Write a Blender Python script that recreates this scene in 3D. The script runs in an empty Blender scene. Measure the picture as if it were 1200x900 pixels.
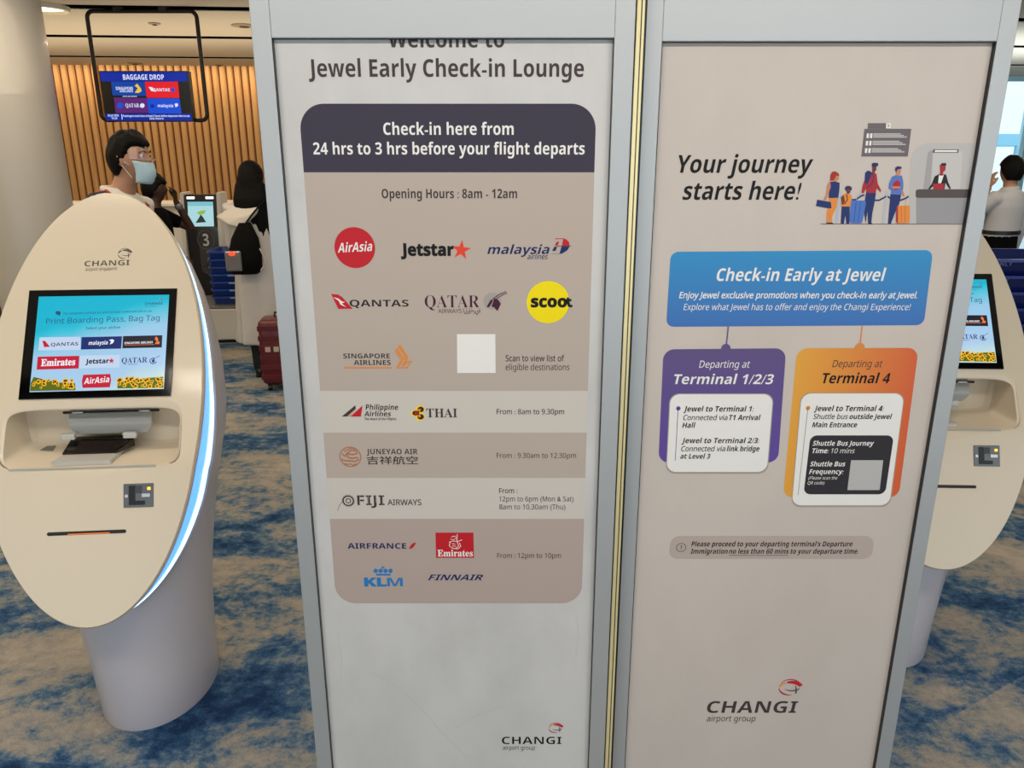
import bpy, bmesh, math, random
from mathutils import Vector, Matrix
from mathutils.geometry import tessellate_polygon
PI = math.pi
random.seed(7)
sc = bpy.context.scene
COL = sc.collection

# ------------------------------------------------------------------ camera
CAM_H = 1.58
PITCH = math.radians(16.7)
FPX = 900.0
cam = bpy.data.cameras.new('camera')
cam.sensor_width = 36; cam.lens = 27; cam.clip_start = 0.02; cam.clip_end = 300
cam_o = bpy.data.objects.new('camera', cam); COL.objects.link(cam_o)
cam_o.location = (0, 0, CAM_H); cam_o.rotation_euler = (PI/2 - PITCH, 0, 0)
sc.camera = cam_o
# ------------------------------------------------------------------ view, world, lights
sc.view_settings.view_transform = 'Standard'
try: sc.view_settings.look = 'None'
except Exception: pass
sc.view_settings.gamma = 1.0
sc.view_settings.use_curve_mapping = False
sc.view_settings.exposure = 0.0
world = bpy.data.worlds.new('daylight'); sc.world = world; world.use_nodes = True
bg = world.node_tree.nodes['Background']
bg.inputs[0].default_value = (0.84, 0.93, 1.0, 1); bg.inputs[1].default_value = 1.4

HALL = math.radians(4.5)
def hall(x, y, z=0.0):
    c, s = math.cos(HALL), math.sin(HALL)
    return Vector((x*c - y*s, x*s + y*c, z))
def area_light(name, loc, target, w, h, power, color):
    l = bpy.data.lights.new(name, 'AREA'); l.shape = 'RECTANGLE'; l.size = w; l.size_y = h
    l.energy = power; l.color = color
    o = bpy.data.objects.new(name, l); COL.objects.link(o); o.location = loc
    o.rotation_euler = (Vector(target) - Vector(loc)).to_track_quat('-Z', 'Y').to_euler()
    return o
# assumed area light for daylight behind and right of the camera, no facade built
area_light('assumed_daylight', (3.2, -3.2, 2.0), (0.4, 1.5, 0.9), 4.5, 2.2, 14, (0.90, 0.95, 1.0))
# assumed long warm linear lights under the ceiling, left aisle and over the signs
for i, (x, y, w, p) in enumerate([(-3.0, 3.3, 5.0, 36), (-3.4, 5.1, 6.0, 46), (-3.2, 8.6, 6.0, 58), (2.8, 3.3, 4.0, 28), (2.8, 5.1, 5.0, 32), (-1.0, 1.5, 4.5, 22), (0.1, 0.15, 3.2, 44)]):
    p0 = hall(x, y, 2.60)
    area_light('assumed_ceiling_light', p0, (p0.x, p0.y, 0), w, 0.16, p, (1.0, 0.83, 0.62) if y > 1 else (1.0, 0.92, 0.82))
# cove light washing the timber wall
p0 = hall(-3.0, 11.12, 2.74); p1 = hall(-3.0, 11.33, 0.9)
area_light('cove_light', p0, p1, 9.0, 0.10, 60, (1.0, 0.80, 0.55))
# added upward fill without real fixtures, to brighten the ceiling
for x, y, w, p in [(-3.0, 8.0, 6.0, 34), (-3.5, 4.6, 4.0, 13), (7.5, 8.2, 5.0, 70)]:
    p0 = hall(x, y, 1.95); area_light('ceiling_fill', p0, (p0.x, p0.y, 4), w, 2.0, p, (1.0, 0.84, 0.62) if x < 0 else (0.84, 0.94, 1.0))

# ------------------------------------------------------------------ helpers
def srgb(h):
    if isinstance(h, str):
        h = h.lstrip('#'); c = [int(h[i:i+2], 16)/255 for i in (0, 2, 4)]
    else: c = list(h)
    return tuple(((v/12.92) if v <= 0.04045 else ((v+0.055)/1.055)**2.4) for v in c) + (1,)
MATS = {}
def mat(key, color='#808080', rough=0.5, metal=0.0, coat=0.0, emit=0.0, noise=0.0, nscale=20, bump=0.0, bscale=60, spec=0.5, trans=0.0, sss=0):
    if key in MATS: return MATS[key]
    m = bpy.data.materials.new(key); m.use_nodes = True; nt = m.node_tree
    b = nt.nodes['Principled BSDF']; c = srgb(color)
    b.inputs['Base Color'].default_value = c; b.inputs['Roughness'].default_value = rough
    b.inputs['Metallic'].default_value = metal; b.inputs['Coat Weight'].default_value = coat
    b.inputs['Coat Roughness'].default_value = 0.08
    b.inputs['Specular IOR Level'].default_value = spec
    b.inputs['Transmission Weight'].default_value = trans
    if sss: b.inputs['Subsurface Weight'].default_value = sss; b.inputs['Subsurface Radius'].default_value = (0.02, 0.008, 0.004)
    if emit:
        b.inputs['Emission Color'].default_value = c; b.inputs['Emission Strength'].default_value = emit
    if noise or bump:
        tc = nt.nodes.new('ShaderNodeTexCoord'); n = nt.nodes.new('ShaderNodeTexNoise')
        n.inputs['Scale'].default_value = nscale; n.inputs['Detail'].default_value = 6
        nt.links.new(tc.outputs['Object'], n.inputs['Vector'])
        if noise:
            mr = nt.nodes.new('ShaderNodeMapRange'); mr.inputs[3].default_value = 1-noise; mr.inputs[4].default_value = 1+noise
            nt.links.new(n.outputs['Fac'], mr.inputs[0])
            mx = nt.nodes.new('ShaderNodeMix'); mx.data_type = 'RGBA'; mx.blend_type = 'MULTIPLY'; mx.inputs[0].default_value = 1
            mx.inputs[6].default_value = c; nt.links.new(mr.outputs[0], mx.inputs[7]); nt.links.new(mx.outputs[2], b.inputs['Base Color'])
        if bump:
            n2 = nt.nodes.new('ShaderNodeTexNoise'); n2.inputs['Scale'].default_value = bscale; n2.inputs['Detail'].default_value = 4
            nt.links.new(tc.outputs['Object'], n2.inputs['Vector'])
            bp = nt.nodes.new('ShaderNodeBump'); bp.inputs['Strength'].default_value = bump; bp.inputs['Distance'].default_value = 0.01
            nt.links.new(n2.outputs['Fac'], bp.inputs['Height']); nt.links.new(bp.outputs[0], b.inputs['Normal'])
    MATS[key] = m; return m
def ramp_mat(key, axis, stops, lo, hi, rough=0.4, coat=0.0, emit=0.0):
    """printed or displayed colour gradient along an object axis"""
    if key in MATS: return MATS[key]
    m = bpy.data.materials.new(key); m.use_nodes = True; nt = m.node_tree; b = nt.nodes['Principled BSDF']
    tc = nt.nodes.new('ShaderNodeTexCoord'); sp = nt.nodes.new('ShaderNodeSeparateXYZ'); mr = nt.nodes.new('ShaderNodeMapRange')
    mr.inputs[1].default_value = lo; mr.inputs[2].default_value = hi; r = nt.nodes.new('ShaderNodeValToRGB')
    nt.links.new(tc.outputs['Object'], sp.inputs[0]); nt.links.new(sp.outputs[axis], mr.inputs[0]); nt.links.new(mr.outputs[0], r.inputs[0])
    el = r.color_ramp.elements
    while len(el) < len(stops): el.new(0.5)
    for e, (p, c) in zip(el, stops): e.position = p; e.color = srgb(c)
    nt.links.new(r.outputs[0], b.inputs['Base Color']); b.inputs['Roughness'].default_value = rough; b.inputs['Coat Weight'].default_value = coat
    b.inputs['Coat Roughness'].default_value = 0.08
    if emit:
        nt.links.new(r.outputs[0], b.inputs['Emission Color']); b.inputs['Emission Strength'].default_value = emit
    MATS[key] = m; return m

def mesh_obj(name, bm, mats, parent=None, smooth=None, recalc=True):
    if recalc and bm.faces: bmesh.ops.recalc_face_normals(bm, faces=bm.faces)
    if smooth is not None:
        for f in bm.faces: f.smooth = True
        for e in bm.edges:
            if len(e.link_faces) == 2 and e.calc_face_angle(0) > math.radians(smooth): e.smooth = False
    me = bpy.data.meshes.new(name); bm.to_mesh(me); bm.free()
    for m in (mats if isinstance(mats, (list, tuple)) else [mats]): me.materials.append(m)
    o = bpy.data.objects.new(name, me); COL.objects.link(o)
    if parent is not None: o.parent = parent
    return o
def tag(o, label=None, cat=None, group=None, kind=None):
    if label: o['label'] = label
    if cat: o['category'] = cat
    if group: o['group'] = group
    if kind: o['kind'] = kind
    return o
def empty(name, loc, rz=0.0, label=None, cat=None, group=None):
    o = bpy.data.objects.new(name, None); COL.objects.link(o); o.location = loc; o.rotation_euler = (0, 0, rz)
    o.empty_display_size = 0.1
    return tag(o, label, cat, group)
def box(bm, x0, x1, y0, y1, z0, z1, bev=0.0, mi=0, M=None, seg=2):
    r = bmesh.ops.create_cube(bm, size=1.0)
    vs = r['verts']
    for v in vs: v.co = Vector(((x0+x1)/2 + v.co.x*(x1-x0), (y0+y1)/2 + v.co.y*(y1-y0), (z0+z1)/2 + v.co.z*(z1-z0)))
    fs = set(f for v in vs for f in v.link_faces)
    if bev > 0:
        es = set(e for v in vs for e in v.link_edges)
        rr = bmesh.ops.bevel(bm, geom=list(es)+list(vs), offset=bev, segments=seg, affect='EDGES', profile=0.5)
        fs = set(rr['faces']) | set(f for f in fs if f.is_valid)
        vs = list(set(v for f in fs for v in f.verts))
    for f in fs: f.material_index = mi
    if M is not None: bmesh.ops.transform(bm, matrix=M, verts=vs)
    return vs
def BX(*a, **k):
    bm = bmesh.new(); box(bm, *a, **k); return bm
def loop_ring(bm, a, b, mi=0, closed=True):
    n = len(a)
    for i in range(n if closed else n-1):
        j = (i+1) % n
        try: f = bm.faces.new((a[i], a[j], b[j], b[i])); f.material_index = mi
        except ValueError: pass
def loft(bm, rings, n=20, mi=0, cap=True, ex=2.0):
    """rings: (cx,cy,cz,rx,ry[,exponent]); horizontal superellipses"""
    L = []
    for r in rings:
        e = r[5] if len(r) > 5 else ex; vs = []
        for i in range(n):
            t = 2*PI*i/n; c, s = math.cos(t), math.sin(t)
            vs.append(bm.verts.new((r[0]+r[3]*math.copysign(abs(c)**(2/e), c), r[1]+r[4]*math.copysign(abs(s)**(2/e), s), r[2])))
        L.append(vs)
    for a, b in zip(L, L[1:]): loop_ring(bm, a, b, mi)
    if cap:
        for l in (L[0][::-1], L[-1]):
            f = bm.faces.new(l); f.material_index = mi
    return L
def tube(bm, pts, rad, n=10, mi=0, caps=True, flat=1.0):
    pts = [Vector(p) for p in pts]
    if not isinstance(rad, (list, tuple)): rad = [rad]*len(pts)
    rad = list(rad)
    if caps:
        d0 = (pts[0]-pts[1]).normalized(); d1 = (pts[-1]-pts[-2]).normalized()
        P = [pts[0]+d0*rad[0]*0.9, pts[0]+d0*rad[0]*0.6] + pts + [pts[-1]+d1*rad[-1]*0.6, pts[-1]+d1*rad[-1]*0.9]
        R = [rad[0]*0.25, rad[0]*0.8] + rad + [rad[-1]*0.8, rad[-1]*0.25]
    else: P, R = pts, rad
    rings = []; up = None
    for i, p in enumerate(P):
        d = (P[min(i+1, len(P)-1)] - P[max(i-1, 0)]).normalized()
        if up is None: up = Vector((0, 0, 1)) if abs(d.z) < 0.9 else Vector((1, 0, 0))
        s = d.cross(up)
        if s.length < 1e-4: s = d.cross(Vector((0, 1, 0)))
        s.normalize(); u = s.cross(d).normalized(); up = u
        rings.append([bm.verts.new(p + s*R[i]*math.cos(2*PI*k/n) + u*R[i]*flat*math.sin(2*PI*k/n)) for k in range(n)])
    for a, b in zip(rings, rings[1:]): loop_ring(bm, a, b, mi)
    for l in (rings[0][::-1], rings[-1]):
        f = bm.faces.new(l); f.material_index = mi
def ell(bm, c, r, R=None, u=16, v=10, mi=0):
    g = bmesh.ops.create_uvsphere(bm, u_segments=u, v_segments=v, radius=1.0)
    M = Matrix.Translation(Vector(c)) @ (R.to_4x4() if R else Matrix.Identity(4)) @ Matrix.Diagonal((r[0], r[1], r[2], 1))
    bmesh.ops.transform(bm, matrix=M, verts=g['verts'])
    for vv in g['verts']:
        for f in vv.link_faces: f.material_index = mi
    return g['verts']
def remesh(name, bm, material, parent, voxel=0.008, smooth_it=4):
    """one continuous surface out of overlapping closed volumes"""
    bmesh.ops.recalc_face_normals(bm, faces=bm.faces)
    me = bpy.data.meshes.new('tmp'); bm.to_mesh(me); bm.free()
    o = bpy.data.objects.new('tmp', me); COL.objects.link(o)
    md = o.modifiers.new('r', 'REMESH'); md.mode = 'VOXEL'; md.voxel_size = voxel; md.use_smooth_shade = True
    if smooth_it:
        ms = o.modifiers.new('s', 'SMOOTH'); ms.factor = 0.5; ms.iterations = smooth_it
    dg = bpy.context.evaluated_depsgraph_get()
    nm = bpy.data.meshes.new_from_object(o.evaluated_get(dg), depsgraph=dg)
    bpy.data.objects.remove(o); bpy.data.meshes.remove(me)
    nm.materials.clear(); nm.materials.append(material); nm.name = name
    r = bpy.data.objects.new(name, nm); COL.objects.link(r); r.parent = parent
    return r


# -------- text: unit glyph outlines, laid on a plane afterwards
STY = {'b': (0x1D5D4, 0x1D5EE, 0x1D7EC), 'r': (0x1D5A0, 0x1D5BA, 0x1D7E2), 'bi': (0x1D63C, 0x1D656, 0x1D7EC), 'i': (0x1D608, 0x1D622, 0x1D7E2), 's': (0x1D400, 0x1D41A, 0x1D7CE)}
def styled(t, st):
    if st not in STY: return t
    U, Lw, D = STY[st]; out = ''
    for c in t:
        if 'A' <= c <= 'Z': out += chr(U+ord(c)-65)
        elif 'a' <= c <= 'z': out += chr(Lw+ord(c)-97)
        elif '0' <= c <= '9': out += chr(D+ord(c)-48)
        else: out += c
    return out
def raw_text(t, off, sh, res=3):
    if any(g in t for g in '\U0001D5F4\U0001D5C0\U0001D7E3\U0001D7ED\U0001D5AC\U0001D5E0'): off = min(off, 0.0)   # a stroke offset breaks the g outline
    c = bpy.data.curves.new('t', 'FONT'); c.body = t; c.offset = off; c.shear = sh; c.resolution_u = res
    o = bpy.data.objects.new('t', c); 
    me = bpy.data.meshes.new_from_object(o)
    vs = [v.co.copy() for v in me.vertices]; fs = [tuple(p.vertices) for p in me.polygons]
    bpy.data.objects.remove(o); bpy.data.curves.remove(c); bpy.data.meshes.remove(me)
    return vs, fs
CAPS = {}

def cap_h(st, off):
    k = (st, off)
    if k not in CAPS: CAPS[k] = max(v.y for v in raw_text(styled('H', st), off, 0)[0]) - off
    return CAPS[k]

class Sheet:
    """a real flat print surface: 2-D plane coordinates (u right, v up) -> local 3-D; pix maps photo measurements to (u,v)"""
    def __init__(s, to3, pix, parent, lay=0.00025):
        s.to3, s.pix, s.parent, s.lay = to3, pix, parent, lay
    def P(s, x, y): return Vector(s.pix(x, y))
    def poly(s, name, polys, m, k=1, ms=None):
        """polys: list of (points in (u,v), material index)"""
        bm = bmesh.new()
        for i, pl in enumerate(polys):
            pts, mi = pl if isinstance(pl, tuple) else (pl, 0)
            vs = [bm.verts.new(s.to3(p[0], p[1], s.lay*(k + 0.35*mi + 0.002*i))) for p in pts]
            area = sum(pts[j-1][0]*pts[j][1] - pts[j][0]*pts[j-1][1] for j in range(len(pts)))
            for t3 in tessellate_polygon([[Vector((p[0], p[1], 0)) for p in pts]]):
                a, b, c = t3
                ar = (pts[b][0]-pts[a][0])*(pts[c][1]-pts[a][1]) - (pts[c][0]-pts[a][0])*(pts[b][1]-pts[a][1])
                if abs(ar) < 1e-12: continue
                if ar < 0: a, b, c = a, c, b
                try: f = bm.faces.new((vs[a], vs[b], vs[c])); f.material_index = mi
                except ValueError: pass
        return mesh_obj(name, bm, m, s.parent, recalc=False)
    def ppoly(s, name, polys, m, k=1):
        return s.poly(name, [([s.P(*q) for q in (pl[0] if isinstance(pl, tuple) else pl)], pl[1] if isinstance(pl, tuple) else 0) for pl in polys], m, k)
    def text(s, t, x0, x1, base, top, m, st='b', off=0.0, sh=0.0, k=2, name='lettering', base2=None, ref=None, noparent=False):
        if st in ('bi', 'i'): st = st[0].replace('i', 'r'); sh += 0.17
        vs, fs = raw_text(styled(t, st), off, sh)
        if not vs: return None
        A = s.P(x0, base); B = s.P(x1, base if base2 is None else base2)
        hh = (s.P((x0+x1)/2, top) - s.P((x0+x1)/2, base)).length if base2 is None else (s.P((x0+x1)/2, (top+ (base2-base)/2)) - (A+B)/2).length
        mnx = min(v.x for v in vs); mxx = max(v.x for v in vs)
        H = ref if ref else cap_h(st, off)
        d = (B-A); up = Vector((-d.y, d.x)).normalized()
        bm = bmesh.new()
        V = []
        for v in vs:
            q = A + d*((v.x-mnx)/(mxx-mnx)) + up*(hh*v.y/H)
            V.append(bm.verts.new(s.to3(q.x, q.y, s.lay*k)))
        for f in fs:
            try: bm.faces.new([V[i] for i in f])
            except ValueError: pass
        return mesh_obj(name, bm, m, s.parent, recalc=False)
def circ(c, rx, ry=None, n=28, a0=0, a1=2*PI):
    ry = rx if ry is None else ry
    full = abs(a1-a0-2*PI) < 1e-6
    return [(c[0]+rx*math.cos(a0+(a1-a0)*i/(n if full else n-1)), c[1]+ry*math.sin(a0+(a1-a0)*i/(n if full else n-1))) for i in range(n)]
def band(pts, w):
    """flat stroke polygons along a 2-D polyline; w = width or list"""
    out = []; n = len(pts); ws = w if isinstance(w, (list, tuple)) else [w]*n
    L = []; R = []
    for i, p in enumerate(pts):
        a = Vector(pts[max(i-1, 0)]); b = Vector(pts[min(i+1, n-1)]); d = (b-a).normalized(); nn = Vector((-d.y, d.x))
        L.append(Vector(p)+nn*ws[i]/2); R.append(Vector(p)-nn*ws[i]/2)
    for i in range(n-1): out.append([L[i], L[i+1], R[i+1], R[i]])
    return out
def rrect(TL, TR, BR, BL, r, n=6, corners=(1, 1, 1, 1)):
    """rounded quad in whatever 2-D coordinates (r in same units)"""
    P = [Vector(q) for q in (TL, TR, BR, BL)]; out = []
    for i in range(4):
        p = P[i]; a = (P[i-1]-p); b = (P[(i+1) % 4]-p)
        if not corners[i]: out.append(tuple(p)); continue
        a = a.normalized()*r; b = b.normalized()*r
        for k in range(n+1):
            t = k/n*PI/2
            q = p + a*(1-math.sin(t)) + b*(1-math.cos(t))
            out.append(tuple(q))
    return out
def star(c, r, ri, n=5, a=PI/2, fl=1):
    return [(c[0]+(r if k % 2 == 0 else ri)*math.cos(a+k*PI/n), c[1]+fl*(r if k % 2 == 0 else ri)*math.sin(a+k*PI/n)) for k in range(2*n)]

def ray(px, py):
    xc = (px-600)/FPX; yc = (450-py)/FPX
    return Vector((xc, math.cos(PITCH)+yc*math.sin(PITCH), -math.sin(PITCH)+yc*math.cos(PITCH)))
def on_y(px, py, Y):
    d = ray(px, py); t = Y/d.y
    return (d.x*t, CAM_H + d.z*t)

# ------------------------------------------------------------------ setting: floor
def carpet():
    m = bpy.data.materials.new('carpet'); m.use_nodes = True; nt = m.node_tree; N = nt.nodes; L = nt.links
    b = N['Principled BSDF']; b.inputs['Roughness'].default_value = 0.95; b.inputs['Specular IOR Level'].default_value = 0.15
    tc = N.new('ShaderNodeTexCoord')
    def noise(scale, detail=5, rough=0.6, vec=None, dist=0.0):
        n = N.new('ShaderNodeTexNoise'); n.inputs['Scale'].default_value = scale; n.inputs['Detail'].default_value = detail
        n.inputs['Roughness'].default_value = rough; n.inputs['Distortion'].default_value = dist
        L.new(vec or tc.outputs['Object'], n.inputs['Vector']); return n
    mp = N.new('ShaderNodeMapping'); mp.inputs['Rotation'].default_value = (0, 0, 0.5); mp.inputs['Scale'].default_value = (1.0, 1.6, 1)
    mp.inputs['Location'].default_value = (3.1, 1.7, 0)
    L.new(tc.outputs['Object'], mp.inputs['Vector'])
    big = noise(1.9, 9, 0.66, mp.outputs[0], 0.35)
    vo = N.new('ShaderNodeTexVoronoi'); vo.inputs['Scale'].default_value = 1.5; vo.feature = 'F1'; L.new(mp.outputs[0], vo.inputs['Vector'])
    sv = N.new('ShaderNodeSeparateColor'); L.new(vo.outputs['Color'], sv.inputs[0])
    ad = N.new('ShaderNodeMath'); ad.operation = 'MULTIPLY_ADD'; ad.inputs[1].default_value = 0.07; L.new(sv.outputs[0], ad.inputs[0]); L.new(big.outputs['Fac'], ad.inputs[2])
    fine = noise(20, 9, 0.78)
    ad2 = N.new('ShaderNodeMath'); ad2.operation = 'MULTIPLY_ADD'; ad2.inputs[1].default_value = 0.52; L.new(fine.outputs['Fac'], ad2.inputs[0]); L.new(ad.outputs[0], ad2.inputs[2])
    r = N.new('ShaderNodeValToRGB'); el = r.color_ramp.elements
    stops = [(0.62, '#1a3357'), (0.70, '#2f5277'), (0.755, '#536d87'), (0.80, '#7f868a'), (0.85, '#98938b'), (0.98, '#b0a79b')]
    while len(el) < len(stops): el.new(0.5)
    for e, (p, c) in zip(el, stops): e.position = p; e.color = srgb(c)
    L.new(ad2.outputs[0], r.inputs[0])
    tuft = noise(420, 2, 0.5)
    mr = N.new('ShaderNodeMapRange'); mr.inputs[1].default_value = 0.3; mr.inputs[2].default_value = 0.7; mr.inputs[3].default_value = 0.62; mr.inputs[4].default_value = 1.3
    L.new(tuft.outputs['Fac'], mr.inputs[0])
    mx = N.new('ShaderNodeMix'); mx.data_type = 'RGBA'; mx.blend_type = 'MULTIPLY'; mx.inputs[0].default_value = 1
    L.new(r.outputs[0], mx.inputs[6]); L.new(mr.outputs[0], mx.inputs[7]); L.new(mx.outputs[2], b.inputs['Base Color'])
    bp = N.new('ShaderNodeBump'); bp.inputs['Strength'].default_value = 0.5; bp.inputs['Distance'].default_value = 0.004
    L.new(tuft.outputs['Fac'], bp.inputs['Height']); L.new(bp.outputs[0], b.inputs['Normal'])
    return m
def hb(x0, x1, y0, y1, z0, z1, bev=0.0, bm=None, mi=0):
    b = bm or bmesh.new(); box(b, x0, x1, y0, y1, z0, z1, bev, mi, Matrix.Rotation(HALL, 4, 'Z')); return b
floor = mesh_obj('floor', hb(-7.0, 12.4, -4.2, 11.6, -0.1, 0), carpet()); tag(floor, kind='structure')

# ceiling of flat planks with black slots between them
ceil_m = mat('ceiling_paint', '#ded2be', 0.85, noise=0.02, nscale=2)
void_m = mat('slot_black', '#050505', 1.0, spec=0.0)
CZ = 2.67
ceiling = mesh_obj('ceiling', hb(-7.0, 12.4, -4.2, 11.6, CZ+0.14, CZ+0.24), void_m); tag(ceiling, kind='structure')
slots = [0.15, 1.85, 3.5, 5.15, 6.80, 8.42, 10.12]
edges = [(-4.2, slots[0]-.1)] + [(slots[i]+.1, slots[i+1]-.1) for i in range(len(slots)-1)] + [(slots[-1]+.1, 11.02)]
for (a, b) in edges:
    mesh_obj('ceiling_panel', hb(-7.0, 12.4, a, b, CZ, CZ+0.06, 0.004), ceil_m, ceiling)
for q in slots: mesh_obj('slot_channel', hb(-7.0, 12.4, q-.0995, q+.0995, CZ+0.006, CZ+0.05), void_m, ceiling)
mesh_obj('cove_panel', hb(3.0, 12.4, 11.02, 11.6, CZ, CZ+0.06, 0.004), ceil_m, ceiling)
# walls
wall_back = mesh_obj('wall_back', hb(-7.0, 3.0, 11.46, 11.6, 0, CZ+0.2), mat('wall_timber_dark', '#8a5f34', 0.6)); tag(wall_back, kind='structure')
def timber():
    m = bpy.data.materials.new('oak'); m.use_nodes = True; nt = m.node_tree; N = nt.nodes; L = nt.links; b = N['Principled BSDF']
    tc = N.new('ShaderNodeTexCoord'); mp = N.new('ShaderNodeMapping'); mp.inputs['Scale'].default_value = (30, 30, 1.2); L.new(tc.outputs['Object'], mp.inputs[0])
    oi = N.new('ShaderNodeObjectInfo'); va = N.new('ShaderNodeVectorMath'); va.operation = 'ADD'; L.new(mp.outputs[0], va.inputs[0])
    sc_ = N.new('ShaderNodeVectorMath'); sc_.operation = 'SCALE'; sc_.inputs['Scale'].default_value = 50; L.new(oi.outputs['Location'], sc_.inputs[0]); L.new(sc_.outputs[0], va.inputs[1])
    n = N.new('ShaderNodeTexNoise'); n.inputs['Scale'].default_value = 1.0; n.inputs['Detail'].default_value = 5; L.new(va.outputs[0], n.inputs['Vector'])
    r = N.new('ShaderNodeValToRGB'); r.color_ramp.elements[0].position = 0.3; r.color_ramp.elements[0].color = srgb('#b48652'); r.color_ramp.elements[1].position = 0.7; r.color_ramp.elements[1].color = srgb('#cca06a')
    L.new(n.outputs['Fac'], r.inputs[0]); L.new(r.outputs[0], b.inputs['Base Color']); b.inputs['Roughness'].default_value = 0.55
    return m
oak = timber()
bmS = bmesh.new()
slat_profile = [(-0.038, 0.05), (-0.038, 0.018), (-0.028, 0.0), (0.024, 0.0), (0.038, 0.02), (0.038, 0.05)]
lo = [bmS.verts.new((p[0], p[1], 0)) for p in slat_profile]; hi = [bmS.verts.new((p[0], p[1], CZ+0.1)) for p in slat_profile]
loop_ring(bmS, lo, hi); bmS.faces.new(lo[::-1]); bmS.faces.new(hi)
slat0 = mesh_obj('timber_slat', bmS, oak, wall_back)
k = 0
x = -6.95
while x < 2.97:
    o = slat0 if k == 0 else slat0.copy()
    if k: COL.objects.link(o)
    o.location = hall(x, 11.41, 0); o.rotation_euler = (0, 0, HALL); k += 1; x += 0.098
wall_left = mesh_obj('wall_left', hb(-7.14, -7.0, -4.2, 11.6, 0, CZ+0.2), mat('wall_cream', '#d8c98f', 0.8)); tag(wall_left, kind='structure')
white_wall = mat('wall_white', '#cfd2d4', 0.8)
wall_right = mesh_obj('wall_right', hb(12.4, 12.54, -4.2, 11.6, 0, CZ+0.2), white_wall); tag(wall_right, kind='structure')
tag(mesh_obj('wall_centre', hb(3.0, 6.75, 11.4, 11.6, 0, CZ), white_wall), kind='structure')
# glazed part of the back wall
win = empty('window_1', hall(9.5, 11.5, 0)); tag(win, kind='structure')
al = mat('window_aluminium', '#b4e2f0', 0.4, 0.2)
gl = bpy.data.materials.new('window_glass'); gl.use_nodes = True
_n = gl.node_tree; _n.nodes.clear(); _o = _n.nodes.new('ShaderNodeOutputMaterial'); _mx = _n.nodes.new('ShaderNodeMixShader'); _t = _n.nodes.new('ShaderNodeBsdfTransparent'); _t.inputs[0].default_value = (0.93, 0.99, 1, 1)
_g = _n.nodes.new('ShaderNodeBsdfGlossy'); _g.inputs['Roughness'].default_value = 0.02; _f = _n.nodes.new('ShaderNodeFresnel')
_n.links.new(_f.outputs[0], _mx.inputs[0]); _n.links.new(_t.outputs[0], _mx.inputs[1]); _n.links.new(_g.outputs[0], _mx.inputs[2]); _n.links.new(_mx.outputs[0], _o.inputs[0])
WI = Matrix.Rotation(-HALL, 4, 'Z')
def win_part(name, x0, x1, y0, y1, z0, z1, m):
    bm = bmesh.new(); box(bm, x0-9.5, x1-9.5, y0-11.5, y1-11.5, z0, z1, 0.004)
    return mesh_obj(name, bm, m, win)
win.rotation_euler = (0, 0, HALL)
xs = [6.8, 8.65, 10.5, 12.35]
for q in xs: win_part('mullion', q-0.05, q+0.05, 11.42, 11.56, 0.0, CZ, al)
win_part('transom', 6.85, 12.3, 11.45, 11.54, 0.0, 0.12, al); win_part('transom', 6.85, 12.3, 11.45, 11.54, CZ-0.07, CZ, al)
for a, b in zip(xs, xs[1:]): win_part('pane', a+0.05, b-0.05, 11.49, 11.505, 0.12, CZ-0.07, gl)
# outside
tag(mesh_obj('road', hb(2, 40, 11.8, 60, -0.25, -0.12), mat('road_grey', '#e2eaec', 0.9)), kind='structure')

# round column on the left
colm = mat('column_paint', '#b9b4ab', 0.35, coat=0.15, noise=0.02, nscale=3)
bm = bmesh.new(); loft(bm, [(0, 0, 0, .275, .275), (0, 0, CZ+0.02, .275, .275)], 64)
c = mesh_obj('column', bm, colm, smooth=30); c.location = (-3.38, 5.5, 0)
tag(c, kind='structure')
bm = bmesh.new(); loft(bm, [(0, 0, 0, .285, .285), (0, 0, .1, .285, .285)], 64)
cb = mesh_obj('column_base', bm, mat('steel_base', '#8a8680', 0.35, 0.7), c, smooth=30)

# ------------------------------------------------------------------ the two free-standing signs
alu = mat('brushed_aluminium', '#b9bcbd', 0.45, 0.5, noise=0.02, nscale=6)
alu_side = mat('aluminium_edge', '#6f7476', 0.4, 0.8)
blackm = mat('black_plastic', '#0d0d0f', 0.35)
def PR(key, col, **k): return mat('print_'+key, col, 0.5, coat=k.pop('coat', 0.06), spec=0.2, **k)
INK = PR('ink', '#2b2327'); INKB = PR('brown_ink', '#453b3b'); WH = PR('white', '#e9e7e4'); TAN = PR('tan', '#b7aaa0'); TAN2 = PR('tan_lower', '#b3a39b')
LIGHT = PR('pale_row', '#cbc5bd'); HEAD = PR('header', '#3c3847'); NAVY = PR('navy', '#1f2a5c'); RED = PR('red', '#c0202c'); ORED = PR('orange_red', '#e2452c')
ORG = PR('orange', '#dd8a3d'); YEL = PR('yellow', '#f2dc05'); MAR = PR('maroon', '#471a33'); BLU = PR('klm_blue', '#2a7bbd'); COP = PR('copper', '#b07350')
GRY = PR('grey', '#8d8d92'); BLK = PR('black', '#141214')
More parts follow.
